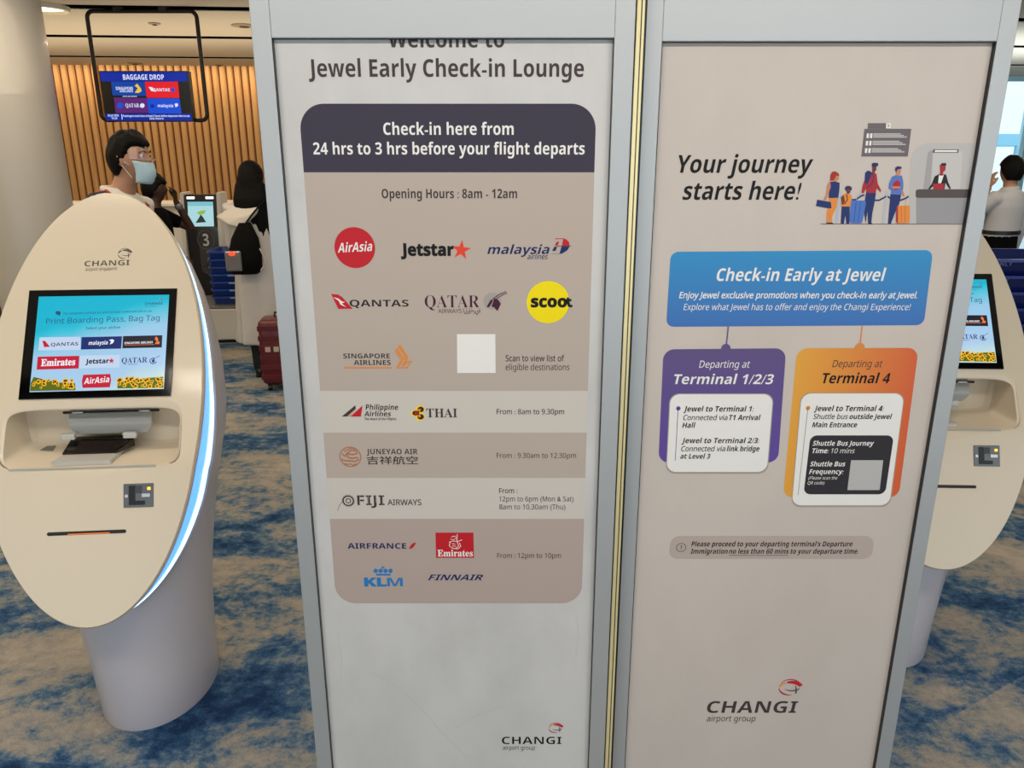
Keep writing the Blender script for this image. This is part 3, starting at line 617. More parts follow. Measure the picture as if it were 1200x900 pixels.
tx('Jewel to Terminal 2/3:', 798.4, 889.4, 519, 513, BLK, 'bi'); tx('Connected via', 798, 849.6, 528.5, 522.5, INK, 'i', 0.006); tx('link bridge', 851.4, 889.5, 528.5, 522.5, BLK, 'bi'); tx('at Level 3', 797, 832, 537.2, 531.5, BLK, 'bi')
tx('Jewel to Terminal 4:', 953.4, 1035, 481.5, 475.3, BLK, 'bi'); tx('Shuttle bus', 952.5, 993, 490.8, 485, INK, 'i', 0.006); tx('outside Jewel', 995, 1044.4, 490.8, 485, BLK, 'bi'); tx('Main Entrance', 951.3, 1003.8, 500.4, 494.6, BLK, 'bi')
tx('Shuttle Bus Journey', 952, 1023.4, 522, 516.4, WH, 'bi'); tx('Time:', 951.3, 970.6, 530.8, 525.2, WH, 'bi'); tx('10 mins', 973.5, 1001, 530.8, 525.2, WH, 'i', 0.008)
tx('Shuttle Bus', 949, 990, 546.2, 540.6, WH, 'bi'); tx('Frequency:', 947.8, 988, 555.2, 549.6, WH, 'bi'); tx('(Please scan the', 947, 980.8, 561.6, 558, WH, 'i'); tx('QR code)', 946, 965.6, 567.4, 563.8, WH, 'i')
quadr('pale_square', (997, 539), (1034.7, 539), (1030.5, 574), (992.7, 574), 0.0001, PR('square_grey', '#b9b7b7'), 5)
quadr('notice_pill', (786, 628), (1024.5, 628), (1022, 655), (783.3, 655), 0.0185, PR('pill', '#b6a8a0'), 1)
c = B.P(798.2, 641.5); B.poly('notice_icon', band(circ(c, 0.0092, None, 24)+[circ(c, 0.0092, None, 24)[0]], 0.0011) + [[(c.x-.0009, c.y+.0048), (c.x+.0011, c.y+.0048), (c.x+.0006, c.y-.0015), (c.x-.0006, c.y-.0015)], [(c.x-.0008, c.y-.003), (c.x+.0008, c.y-.003), (c.x+.0008, c.y-.0048), (c.x-.0008, c.y-.0048)]], INKB, 2)
B.text("Please proceed to your departing terminal's Departure", 810, 998.6, 640.2, 634.4, BLK, 'bi'); B.text('Immigration', 809.2, 852.5, 648.7, 643, BLK, 'bi'); B.text('no less than 60 mins', 854, 924, 648.7, 643, BLK, 'bi'); B.text('to your departure time.', 926, 1005.4, 648.7, 643, BLK, 'bi')
B.poly('underline', sp(B, [(854, 650.7), (924, 650.7)], 0.0009), BLK, 2)
B.text('CHANGI', 828, 934, 835.2, 821.6, INKB, 'b', -0.004, 0.1); B.text('airport group', 828, 885, 845.2, 838.5, INKB, 'r', 0.01, 0.1)
globe(B, 925.6, 805, 0.0228)

def emi(key, col, e=1.0):
    if key in MATS: return MATS[key]
    m = mat(key, col, 0.3, emit=e, spec=0.2); m.node_tree.nodes['Principled BSDF'].inputs['Base Color'].default_value = (0, 0, 0, 1)
    m.node_tree.nodes['Principled BSDF'].inputs['Emission Color'].default_value = srgb(col); return m
# ------------------------------------------------------------------ self check-in kiosks
PH_U = math.radians(29.5); PH_L = math.radians(20.0)
YS, ZS = -0.005, 0.822          # crease of the face disc (local)
SC, SU, SD, HW = 0.18, 0.575, 0.582, 0.274
def prof(s):
    """face profile: arc position s -> (y, z), softly bent at s=0"""
    if s >= 0: y, z = YS + s*math.sin(PH_U), ZS + s*math.cos(PH_U)
    else: y, z = YS + s*math.sin(PH_L), ZS + s*math.cos(PH_L)
    return y, z
def nrm(s):
    if s > 0.02: a = PH_U
    elif s < -0.02: a = PH_L
    else: a = PH_L + (PH_U-PH_L)*(s+0.02)/0.04
    return -math.cos(a), math.sin(a)   # outward (towards the user)
def face3(x, s, d=0.0):
    y, z = prof(s); ny, nz = nrm(s); return Vector((x, y+ny*d, z+nz*d))
def facebox(bm, x0, x1, s0, s1, d0, d1, bev=0.0, mi=0):
    """box lying on the face plane; d0<d1 heights above the face"""
    vs = box(bm, x0, x1, s0, s1, d0, d1, bev, mi)
    for v in vs: v.co = face3(v.co.x, v.co.y, v.co.z)
    return vs
KX, KY, KYAW = -1.07, 1.80, math.radians(5)
KM = Matrix.Translation((KX, KY, 0)) @ Matrix.Rotation(KYAW, 4, 'Z')
KI = KM.inverted()
def on_kiosk(px, py, lower=False):
    o = KI @ Vector((0, 0, CAM_H)); d = (KI.to_3x3() @ ray(px, py))
    a = PH_L if lower else PH_U
    n = Vector((0, -math.cos(a), math.sin(a))); t = (Vector((0, YS, ZS)) - o).dot(n)/d.dot(n); q = o + d*t
    return (q.x, (q.z-ZS)/math.cos(a))
cream = mat('kiosk_cream', '#dccfb9', 0.32, coat=0.25); shellm = mat('kiosk_shell', '#cdc8ce', 0.28, coat=0.3)
kgrey = mat('kiosk_grey', '#a9aaa6', 0.4); blkglass = mat('black_glass', '#050506', 0.08, coat=0.5); chrome = mat('chrome', '#b8b8b8', 0.18, 1.0)
slotm = mat('slot_dark', '#1a0e08', 0.5)
GLOW = bpy.data.materials.new('painted_glow'); GLOW.use_nodes = True
def _glow():
    nt = GLOW.node_tree; N = nt.nodes; L = nt.links; b = N['Principled BSDF']; b.inputs['Base Color'].default_value = (0.6, 0.75, 0.9, 1)
    b.inputs['Emission Color'].default_value = srgb('#2f8cff'); b.inputs['Emission Strength'].default_value = 1.5
_glow()
E0, E1, R_TOP = -0.002, 0.152, 0.152
def outline(n, sc=1.0):
    out = []
    for i in range(n):
        t = 2*PI*i/n
        x = HW*sc*math.cos(t); s = SC + (SU if math.sin(t) > 0 else SD)*sc*math.sin(t); out.append((x, s))
    return out
def recess_loop(n, grow=0.0):
    """rounded opening, one point per direction from its centre"""
    cx, cs = 0.004, 0.076; hx, hs, r = 0.214+grow, 0.075+grow, 0.045
    out = []
    for i in range(n):
        t = 2*PI*i/n; d = Vector((math.cos(t), math.sin(t)*1.0))
        # walk the superellipse-like rounded rectangle
        e = 7.0
        k = (abs(d.x/hx)**e + abs(d.y/hs)**e)**(-1/e); out.append((cx+d.x*k, cs+d.y*k))
    return out
def build_kiosk(label):
    root = empty('check_in_kiosk', (0, 0, 0), 0, label, 'kiosk', 'self check-in kiosks')
    N = 160
    bm = bmesh.new()
    inner = recess_loop(N)
    # outer points along the same directions from the opening centre
    def outer_pt(t, sc=1.0):
        d = Vector((math.cos(t), math.sin(t))); o = Vector((0.004, 0.076)); lo_, hi_ = 0.0, 2.0
        for _ in range(40):
            m = (lo_+hi_)/2; q = o+d*m; ss = (q.y-SC)/(SU if q.y > SC else SD)
            if (q.x/HW)**2 + ss**2 < sc*sc: lo_ = m
            else: hi_ = m
        return o+d*lo_
    out_ = []
    # blend directions so that points spread evenly on the tall ellipse
    for i in range(N): out_.append(outline(N)[i] if False else None)
    OL = outline(N)
    # start angle of outline matches recess direction index by nearest angle order
    rings = []
    K = 14
    for k in range(K+1):
        f = k/K; vs = []
        for i in range(N):
            a = Vector(inner[i]); b = Vector(OL[i]); q = a.lerp(b, f**0.9)
            d = 0.0
            if k == K: d = -0.006; 
            if k == 0: d = -0.004
            vs.append(bm.verts.new(face3(q.x, q.y, d)))
        rings.append(vs)
        if k == K-1:
            vs = []
            for i in range(N):
                b = Vector(OL[i]); q = Vector((b.x*0.985, SC+(b.y-SC)*0.9925)); vs.append(bm.verts.new(face3(q.x, q.y, 0)))
            rings.append(vs)
        if k == 0:
            vs = []
            g = recess_loop(N, 0.006)
            for i in range(N): vs.append(bm.verts.new(face3(g[i][0], g[i][1], 0)))
            rings.append(vs)
    for a, b in zip(rings, rings[1:]): loop_ring(bm, a, b)
    back = [bm.verts.new(face3(x, s, -0.018)) for x, s in OL]; loop_ring(bm, rings[-1], back)
    b2 = [bm.verts.new(face3(x*0.93, SC+(s-SC)*0.95, -0.022)) for x, s in OL]; loop_ring(bm, back, b2)
    # recess walls: horizontal shelf, upright back
    w1 = []; w2 = []
    for i in range(N):
        x, s = inner[i]; p = face3(x, s, -0.004); f = 0.96
        w1.append(bm.verts.new((p.x*0.985, YS + 0.165*0.92, ZS + (p.z-ZS)*0.98 + 0.002)))
        w2.append(bm.verts.new((p.x*0.93, YS + 0.165, ZS + (p.z-ZS)*0.90 + 0.008)))
    loop_ring(bm, rings[0], w1); loop_ring(bm, w1, w2); bm.faces.new(w2)
    mesh_obj('face_panel', bm, cream, root, smooth=38)
    # plastic band behind the disc, the LED's blue light put in as emission
    bm = bmesh.new(); r1 = []; r2 = []; r3 = []
    for i, (x, s) in enumerate(OL):
        g = (abs(x)/HW)**1.2; lowg = 1.0 if s < 0.15 else max(0.10, 1-(s-0.15)*1.9)
        dpt = 0.023 + (0.062 + 0.06*min(1.0, max(0.0, (0.25-s)/0.35)))*(g**0.8)*lowg
        r1.append(bm.verts.new(face3(x*0.985, SC+(s-SC)*0.992, -0.0185))); r2.append(bm.verts.new(face3(x*1.002, SC+(s-SC)*0.99, -dpt))); r3.append((x, s, dpt))
    loop_ring(bm, r1, r2)
    r4 = [bm.verts.new(face3(x*0.9, SC+(s-SC)*0.93, -dp)) for x, s, dp in r3]; loop_ring(bm, r2, r4)
    r5 = [bm.verts.new(face3(x*0.9, SC+(s-SC)*0.93, -0.0185)) for x, s, dp in r3]; loop_ring(bm, r4, r5); loop_ring(bm, r5, r1)
    o = mesh_obj('led_lit_band', bm, GLOW, root, smooth=40); o['label'] = 'plastic band with the blue LED light put in as glow'
    bm = bmesh.new(); q1 = []; q2 = []
    for x, s, dp in r3:
        q1.append(bm.verts.new(face3(x*1.0045, SC+(s-SC)*0.9925, -(0.0185+(dp-0.0185)*0.62)))); q2.append(bm.verts.new(face3(x*1.0045, SC+(s-SC)*0.9925, -(0.0185+(dp-0.0185)*0.93))))
    loop_ring(bm, q1, q2); o = mesh_obj('led_line', bm, emi('led_white_blue', '#bfeaff', 3.2), root, smooth=40); o['label'] = 'bright white line of light along the blue strip'
    bm = bmesh.new(); a = []; b = []; c = []; d = []
    for x, s, dp in r3:
        a.append(bm.verts.new(face3(x*1.004, SC+(s-SC)*0.992, -dp-0.0005))); b.append(bm.verts.new(face3(x*1.018, SC+(s-SC)*0.992, -dp-(0.006 if s < 0.5 else 0.003))))
        c.append(bm.verts.new(face3(x*1.014, SC+(s-SC)*0.985, -dp-(0.02 if s < 0.5 else 0.008)))); d.append(bm.verts.new(face3(x*0.9, SC+(s-SC)*0.93, -dp-0.03)))
    e_ = [bm.verts.new(face3(x*0.9, SC+(s-SC)*0.93, -dp-0.0005)) for x, s, dp in r3]
    for p, q in ((a, b), (b, c), (c, d), (d, e_), (e_, a)): loop_ring(bm, p, q)
    mesh_obj('shell_rim', bm, shellm, root, smooth=40)
    # body: shaft widening upward and closing behind the disc
    def fw(z):      # half width of the disc at height z
        s = (z-ZS)/math.cos(PH_U if z > ZS else PH_L); q = (s-SC)/(SU if s > SC else SD)
        return HW*math.sqrt(max(0.0, 1-q*q))
    rings = []
    for z, w, y0, y1, e in [(0, .158, .016, .45, 2), (.006, .160, .014, .452, 2), (.15, .166, .008, .445, 2), (.3, .178, 0.0, .435, 2), (.42, .192, -.01, .43, 2.1), (.5, .205, -.02, .425, 2.2), (.6, .222, -.025, .415, 2.4), (.68, .236, -.01, .41, 2.6), (.72, .242, .03, .41, 2.7), (.77, .248, .10, .41, 2.8), (.812, .253, .172, .412, 3.0), (.9, .262, .18, .415, 3.0), (1.0, .262, .185, .42, 3.0), (1.1, .250, .21, .42, 2.7), (1.2, .226, .255, .42, 2.6), (1.28, .196, .30, .415, 2.4), (1.34, .158, .334, .405, 2.2), (1.36, .14, .348, .40, 2)]:
        w = w if z < 1.05 else min(w, fw(z + 0.0)*0.97)
        rings.append((0, (y0+y1)/2, z, w, (y1-y0)/2, e))
    bm = bmesh.new(); loft(bm, rings, 72)
    mesh_obj('body_shell', bm, shellm, root, smooth=50)
    return root
kiosk = build_kiosk('white oval self check-in kiosk with blue light strip, standing left of the left sign')
# screen
x0, s0 = on_kiosk(22, 470); x1, s1 = on_kiosk(208, 338)
a_, b_ = on_kiosk(35, 341), on_kiosk(208, 338); c_, d_ = on_kiosk(201, 463), on_kiosk(22, 470)
bx0 = (a_[0]+d_[0])/2; bx1 = (b_[0]+c_[0])/2; bs1 = (a_[1]+b_[1])/2; bs0 = (c_[1]+d_[1])/2
bm = bmesh.new(); facebox(bm, bx0, bx1, bs0, bs1, 0.0002, 0.0035, 0.001)
bez = mesh_obj('screen_bezel', bm, blkglass, kiosk)
dx0, dx1 = bx0 + 0.026, bx1 - 0.019; ds0, ds1 = bs0 + 0.019, bs1 - 0.018
# display surface: unit coordinates (0..1) from the photo crop, four measured corners
Q = [(145, 110), (1075, 98), (1045, 775), (80, 797)]
def inv_bilinear(px, py):
    u = v = 0.5
    for _ in range(20):
        ax = Q[0][0]+(Q[1][0]-Q[0][0])*u; ay = Q[0][1]+(Q[1][1]-Q[0][1])*u; bx_ = Q[3][0]+(Q[2][0]-Q[3][0])*u; by_ = Q[3][1]+(Q[2][1]-Q[3][1])*u
        v = (py-ay)/(by_-ay)
        l = ax+(bx_-ax)*v; r = (Q[1][0]+(Q[2][0]-Q[1][0])*v); u = (px-(Q[0][0]+(Q[3][0]-Q[0][0])*v))/(r-(Q[0][0]+(Q[3][0]-Q[0][0])*v))
    return (dx0+u*(dx1-dx0), ds1-v*(ds1-ds0))
def disp_bg():
    m = bpy.data.materials.new('display_backdrop'); m.use_nodes = True; nt = m.node_tree; N = nt.nodes; L = nt.links; b = N['Principled BSDF']
    b.inputs['Base Color'].default_value = (0, 0, 0, 1); b.inputs['Roughness'].default_value = 0.15
    tc = N.new('ShaderNodeTexCoord'); sp_ = N.new('ShaderNodeSeparateXYZ'); L.new(tc.outputs['Object'], sp_.inputs[0])
    z0 = face3(0, ds0)[2]; z1 = face3(0, ds1)[2]
    mr = N.new('ShaderNodeMapRange'); mr.inputs[1].default_value = z0; mr.inputs[2].default_value = z1; L.new(sp_.outputs[2], mr.inputs[0])
    mx = N.new('ShaderNodeMapRange'); mx.inputs[1].default_value = dx0; mx.inputs[2].default_value = dx1; mx.inputs[3].default_value = 0.22; mx.inputs[4].default_value = -0.12; L.new(sp_.outputs[0], mx.inputs[0])
    ad = N.new('ShaderNodeMath'); ad.operation = 'ADD'; L.new(mr.outputs[0], ad.inputs[0]); L.new(mx.outputs[0], ad.inputs[1])
    n = N.new('ShaderNodeTexNoise'); n.inputs['Scale'].default_value = 6; L.new(tc.outputs['Object'], n.inputs['Vector'])
    a2 = N.new('ShaderNodeMath'); a2.operation = 'MULTIPLY_ADD'; a2.inputs[1].default_value = 0.25; L.new(n.outputs['Fac'], a2.inputs[0]); L.new(ad.outputs[0], a2.inputs[2])
    r = N.new('ShaderNodeValToRGB'); el = r.color_ramp.elements
    for i, (p, c) in enumerate([(0.12, '#d5ecdf'), (0.32, '#b4d6f2'), (0.72, '#a4d2ef'), (0.95, '#35c3dd'), (1.12, '#18b4d4')]):
        if i > 1: el.new(0.5)
    for e, (p, c) in zip(el, [(0.10, '#cfe9df'), (0.28, '#b0d2f2'), (0.70, '#9fd0ee'), (0.92, '#3cc6de'), (1.0, '#1fb9d6')]): e.position = p; e.color = srgb(c)
    L.new(a2.outputs[0], r.inputs[0]); L.new(r.outputs[0], b.inputs['Emission Color']); b.inputs['Emission Strength'].default_value = 0.95
    return m
DISP = Sheet(lambda u, v, d: face3(u, v, 0.0036+d), inv_bilinear, bez, 0.00015)
DISP.poly('display', [[(dx0, ds0), (dx1, ds0), (dx1, ds1), (dx0, ds1)]], disp_bg(), 1)
eN = emi('display_navy', '#23306f'); eK = emi('display_black', '#262430'); eR = emi('display_red', '#c8203a'); eW = emi('display_white', '#eef4fb'); eT = emi('display_text', '#33527c'); eP = emi('display_pale', '#c3d6ef')
eO = emi('display_orange', '#f07b3c'); eY = emi('display_yellow', '#f2b822'); eB = emi('display_brown', '#4f2a10'); eG = emi('display_green', '#5c6a20'); eI = emi('display_ink', '#1d1e2c'); eM = emi('display_maroon', '#41407a')
DISP.ppoly('display_tile', [[(150, 408), (440, 404), (440, 498), (142, 502)]], eP, 2); DISP.ppoly('display_tile', [[(448, 407), (738, 401), (732, 490), (444, 496)]], eN, 2)
DISP.ppoly('display_tile', [[(745, 400), (1029, 394), (1026, 482), (741, 488)]], eK, 2); DISP.ppoly('display_tile', [[(137, 547), (433, 541), (429, 631), (130, 639)]], eR, 2)
DISP.ppoly('display_tile', [[(440, 540), (724, 534), (720, 624), (434, 630)]], eP, 2)
DISP.ppoly('display_tile', [[(462, 676), (656, 670), (663, 715), (654, 764), (458, 768), (453, 720)]], eR, 3.4)
def dt(t, x0, x1, b1, top, m, st='b', b2=None, **k): DISP.text(t, x0, x1, b1, top, m, st, k=k.pop('k', 4), base2=b1-0.03*(x1-x0) if b2 is None else b2, **k)
dt('CHANGI', 900, 1028, 174, 156, eT, 'b'); dt('airport singapore', 902, 990, 188, 180, eT, 'r'); globe(DISP, 1013, 136, 0.0045, k=4, name='globe_logo')
dt('Our equipment surfaces are anti-microbial coated and safe to use.', 318, 955, 243, 228, eT, 'r', off=0.01)
dt('Print Boarding Pass, Bag Tag', 195, 1008, 311, 272, eT, 'r', off=0.01); dt('Select your airline', 478, 724, 352, 334, eT, 'r', off=0.01)
DISP.ppoly('shield_icon', [[(262, 222), (280, 216), (300, 222), (296, 250), (280, 246), (266, 240)]], eT, 4)
DISP.ppoly('airline_logo', [[(170, 433), (190, 434), (225, 476), (183, 479)]], eR, 4); dt('QANTAS', 230, 424, 472, 448, eI, 'b', off=-0.01)
dt('malaysia', 498, 636, 464, 436, eW, 'bi'); DISP.ppoly('airline_logo', [[(645, 428), (670, 422), (683, 432), (672, 452), (650, 460), (660, 440)]], eW, 4)
dt('SINGAPORE AIRLINES', 756, 960, 458, 443, eW, 'b'); DISP.ppoly('airline_logo', [[(985, 402), (1000, 420), (998, 440), (1012, 440), (1008, 458), (975, 458), (988, 440), (974, 420)]], eO, 4)
DISP.ppoly('airline_logo', [[(756, 464), (970, 459), (970, 462), (756, 467)]], eO, 4)
dt('Emirates', 160, 404, 614, 566, eW, 's', off=0.015); dt('Jetstar', 478, 645, 598, 566, eI, 'b', off=0.02)
c = DISP.P(664, 577); DISP.poly('airline_logo', [star(c, 0.0085, 0.0034)], eR, 4)
dt('QATAR', 737, 922, 594, 556, eM, 's'); dt('AIRWAYS', 782, 850, 608, 598, eM, 'r')
c = DISP.P(966, 578); DISP.poly('airline_logo', band(circ(c, .0085, .0075, 16, 1.2, 6.0), 0.0022) + sp(DISP, [(960, 572), (985, 556), (1014, 540)], 0.0012) + [circ(c, .004, .005, 10)], eM, 4)
dt('AirAsia', 468, 650, 742, 700, eW, 'bi', b2=728)
rs = random.Random(4)
fl = []
for i in range(26):
    fl.append((rs.uniform(95, 405), rs.uniform(705, 770)))
for i in range(30): fl.append((rs.uniform(712, 1030), rs.uniform(700, 760)))
fl += [(185, 722), (112, 690), (276, 738), (335, 738), (382, 716), (240, 712), (880, 716), (1008, 712), (950, 725), (1010, 733), (825, 750), (888, 752), (760, 752), (905, 690)]
DISP.ppoly('meadow', [[(88, 735), (110, 690), (200, 712), (300, 730), (405, 735), (408, 784), (84, 790)]], eG, 3)
DISP.ppoly('meadow', [[(708, 772), (710, 725), (800, 715), (900, 700), (1040, 690), (1042, 768)]], eG, 3)
R_ = 0.0062
pet = []; cen = []
for (x, y) in fl:
    if y > 700+ (0 if x > 700 else 15):
        q = DISP.P(x, y); r = R_*rs.uniform(0.6, 1.25); r = min(r, q.y-ds0-0.0005, q.x-dx0-0.0005, dx1-0.0005-q.x)
        if r < 0.001: continue
        pet.append(star(q, r, r*0.72, 9, rs.random())); cen.append(circ(q, r*0.4, None, 8))
o = DISP.poly('sunflowers', pet, eY, 5); o['kind'] = 'stuff'; o = DISP.poly('sunflower_centres', cen, eB, 14); o['kind'] = 'stuff'

# printed mark above the screen
KS = Sheet(lambda u, v, d: face3(u, v, 0.0002+d), lambda x, y: on_kiosk(x, y), kiosk, 0.0002)
LG = mat('print_logo_grey', '#4b463f', 0.4)
KS.text('CHANGI', 99, 151.8, 312.3, 306, LG, 'b', -0.01, base2=310.8, name='lettering'); KS.text('airport singapore', 100, 137, 317.6, 313.8, LG, 'r', base2=316.4)
globe(KS, 146.2, 297, 0.0175, mono=LG, k=1)
# lower face: card reader and slot
lx0, ls0 = on_kiosk(145, 595, True); lx1, ls1 = on_kiosk(180, 566, True)
cr = mesh_obj('card_reader', (lambda bm: (facebox(bm, lx0, lx1, ls0, ls1, -0.0003, 0.0022, 0.0008), bm)[1])(bmesh.new()), mat('reader_steel', '#6b6c6d', 0.3, 0.8), kiosk)
W_, H_ = lx1-lx0, ls1-ls0
def rd(nm, a, b, c, d, h0, h1, m):
    bm = bmesh.new(); facebox(bm, lx0+a*W_, lx0+b*W_, ls0+c*H_, ls0+d*H_, h0, h1, 0.0004); return mesh_obj(nm, bm, m, cr)
rd('reader_throat', .18, .40, .10, .92, .0023, .0029, blackm); rd('reader_throat', .25, .72, .10, .28, .0023, .0031, blackm)
rd('card_slot', .62, .90, .42, .58, .0023, .0045, chrome); rd('card_slot', .05, .16, .42, .56, .0023, .004, chrome); rd('indicator', .80, .91, .72, .84, .0023, .0032, emi('amber_led', '#ffb03a', 2.5)); rd('reader_screen', .42, .62, .6, .9, .0023, .0027, blkglass)
sx0, ss = on_kiosk(55, 627, True); sx1, _ = on_kiosk(148, 621.5, True); ss = (ss+_)/2
bm = bmesh.new(); vs = [bm.verts.new(face3(p[0], p[1], 0.0006)) for p in rrect((sx0, ss+.0045), (sx1, ss+.0045), (sx1, ss-.0045), (sx0, ss-.0045), .0044, 5)]; bm.faces.new(vs)
v2 = [bm.verts.new(face3(p[0], p[1], 0.0)) for p in rrect((sx0, ss+.0045), (sx1, ss+.0045), (sx1, ss-.0045), (sx0, ss-.0045), .0044, 5)]; loop_ring(bm, vs, v2)
slot = mesh_obj('ticket_slot', bm, slotm, kiosk)
bm = bmesh.new(); facebox(bm, sx0+.05, sx1-.04, ss-.0036, ss-.0012, .0007, .0009); o = mesh_obj('slot_lamp', bm, emi('slot_amber', '#e8731c', 1.3), slot); o['label'] = 'glowing amber lamp in the slot'
# shelf edge lip
bm = bmesh.new(); facebox(bm, -0.19, 0.165, -0.0035, 0.0015, -0.0005, 0.0015, 0.0006); mesh_obj('shelf_lip', bm, kgrey, kiosk)
# things in the alcove: scanner plate, glass, printer flap
def on_shelf(px, py, z):
    o = KI @ Vector((0, 0, CAM_H)); d = (KI.to_3x3() @ ray(px, py)); t = (z-o.z)/d.z; q = o+d*t; return q
SZ = ZS + 0.006
Msc = Matrix.Translation((0, 0, 0))
def shelf_poly(nm, pts, z0, z1, m, parent, bev=True):
    bm = bmesh.new(); lo_ = []; hi_ = []
    for p in pts:
        q = on_shelf(p[0], p[1], z1 if len(p) < 3 else p[2]); zt = q.z
        hi_.append(bm.verts.new((q.x, q.y, zt))); lo_.append(bm.verts.new((q.x, q.y, z0)))
    bm.faces.new(hi_); bm.faces.new(lo_[::-1]); loop_ring(bm, lo_, hi_)
    return mesh_obj(nm, bm, m, parent)
sp_m = mat('scanner_plate', '#c8c6c0', 0.3)
scn = shelf_poly('document_scanner', [(60, 541.5), (129, 538.8), (150, 520), (94, 521)], ZS+0.0005, ZS+0.012, sp_m, kiosk)
shelf_poly('scanner_glass', [(73, 531.5, ZS+.016), (137, 529.5, ZS+.016), (157, 512.5, ZS+.036), (150, 509.8, ZS+.038), (89, 511.8, ZS+.038), (84, 514, ZS+.036)], ZS+0.0125, ZS+0.021, blkglass, scn)
shelf_poly('scanner_window', [(86, 529.5, ZS+.0185), (134, 528, ZS+.0185), (150, 515, ZS+.036), (96, 517, ZS+.036)], ZS+0.014, ZS+0.0222, mat('scanner_window', '#1b1516', 0.1), scn)
shelf_poly('vent_sticker', [(45, 528), (62, 527.5), (66, 521.5), (50, 522)], ZS+0.0005, ZS+0.004, mat('sticker_grey', '#77766f', 0.5), kiosk)
# flap hinged at the back wall: a curved lid hanging into the alcove
bm = bmesh.new(); fl_m = mat('flap_grey', '#a4a5a2', 0.3, coat=0.2)
yb = YS + 0.137
rings = []
for i in range(9):
    t = i/8; z = ZS+0.112 - 0.064*t; y = yb - 0.012*math.sin(t*PI) - 0.02*t
    hw = 0.105 if t < .6 else 0.105 - 0.018*((t-.6)/.4)**2
    rings.append(([(-hw+0.02, y, z), (hw+0.02, y, z)], [(-hw+0.02, y+0.004, z), (hw+0.02, y+0.004, z)]))
fr_ = [[bm.verts.new(p) for p in r[0]] for r in rings]; bk_ = [[bm.verts.new(p) for p in r[1]] for r in rings]
for i in range(8):
    bm.faces.new((fr_[i][0], fr_[i][1], fr_[i+1][1], fr_[i+1][0])); bm.faces.new((bk_[i][1], bk_[i][0], bk_[i+1][0], bk_[i+1][1]))
    bm.faces.new((fr_[i][0], fr_[i+1][0], bk_[i+1][0], bk_[i][0])); bm.faces.new((fr_[i][1], bk_[i][1], bk_[i+1][1], fr_[i+1][1]))
bm.faces.new((fr_[0][0], bk_[0][0], bk_[0][1], fr_[0][1])); bm.faces.new((fr_[8][0], fr_[8][1], bk_[8][1], bk_[8][0]))
flap = mesh_obj('printer_flap', bm, fl_m, kiosk, smooth=40)
bm = bmesh.new(); tube(bm, [(-0.1, yb-.006, ZS+.104), (0.14, yb-.006, ZS+.104)], 0.0035, 10); mesh_obj('hinge_rod', bm, blackm, flap, smooth=40)
for q in (-0.075, 0.095):
    bm = bmesh.new(); tube(bm, [(q, yb-.008, ZS+.104), (q+0.022, yb-.008, ZS+.104)], 0.0052, 10); mesh_obj('hinge_sleeve', bm, chrome, flap, smooth=40)
for q in (-0.1, 0.055):
    mesh_obj('pull_tab', BX(q, q+0.034, yb-.045, yb-.028, ZS+.040, ZS+.056, 0.003), mat('tab_clear', '#c6c7c5', 0.15, coat=0.5), flap)
kiosk.matrix_world = KM

# second kiosk: copies of the thing and of every part
def copy_tree(o, parent=None):
    c = o.copy(); COL.objects.link(c)
    if parent is not None: c.parent = parent; c.matrix_parent_inverse = o.matrix_parent_inverse
    for ch in [q for q in bpy.data.objects if q.parent == o]: copy_tree(ch, c)
    return c
kiosk2 = copy_tree(kiosk)
kiosk2.matrix_world = Matrix.Translation((1.235, 2.08, 0)) @ Matrix.Rotation(math.radians(-2), 4, 'Z')
for q in [q for q in bpy.data.objects if q.name.startswith('slot_lamp') and q.parent and q.parent.parent == kiosk2]: bpy.data.objects.remove(q)
kiosk2['label'] = 'white oval self check-in kiosk half hidden behind the right sign'

# ------------------------------------------------------------------ hanging screen
def on_depth(px, py, Y):
    x, z = on_y(px, py, Y); return Vector((x, Y, z))
HY = 6.55
def hang(px, py): return on_depth(px, py, HY)
h_root = empty('hanging_screen', hang(173, 143), 0, 'blue flight information screen in a black tube frame hanging from the ceiling', 'screen')
def hl(px, py, dy=0.0):
    v = hang(px, py) - h_root.location; return Vector((v.x, dy, v.z))
pts = []
LT, RT, RB, LB = hl(100, 16), hl(231, 19), hl(243, 141), hl(121, 141)
xL = (LT.x+LB.x)/2; xR = (RT.x+RB.x)/2; zT = LT.z; zB = LB.z
def arcpts(cx, cz, r, a0, a1, n=6): return [Vector((cx+r*math.cos(math.radians(a0+(a1-a0)*i/n)), 0, cz+r*math.sin(math.radians(a0+(a1-a0)*i/n)))) for i in range(n+1)]
r = 0.05
x0h, x1h, z0h, z1h = xL, xR, zB, CZ - h_root.location.z - 0.03
path = [Vector((x0h+.1, 0, z0h))] + arcpts(x0h+r, z0h+r, r, 270, 180) + arcpts(x0h+r, z1h-r, r, 180, 90) + arcpts(x1h-r, z1h-r, r, 90, 0) + arcpts(x1h-r, z0h+r, r, 0, -90) + [Vector((x1h-.1, 0, z0h))]
bm = bmesh.new(); tube(bm, path, 0.016, 10); mesh_obj('tube_frame', bm, mat('black_tube', '#2a221c', 0.35, 0.4), h_root, smooth=40)
for q in (x0h+.25, x1h-.25): mesh_obj('ceiling_bracket', BX(q-.03, q+.03, -.03, .03, z1h, CZ-h_root.location.z), blackm, h_root)
c0, c1, c2, c3 = hl(117, 83), hl(221, 84), hl(229, 143), hl(127, 142.5)
sxl = (c0.x+c3.x)/2; sxr = (c1.x+c2.x)/2; szt = (c0.z+c1.z)/2; szb = (c2.z+c3.z)/2
pan = mesh_obj('panel_housing', BX(sxl, sxr, -0.03, 0.04, szb, szt, 0.004), blackm, h_root)
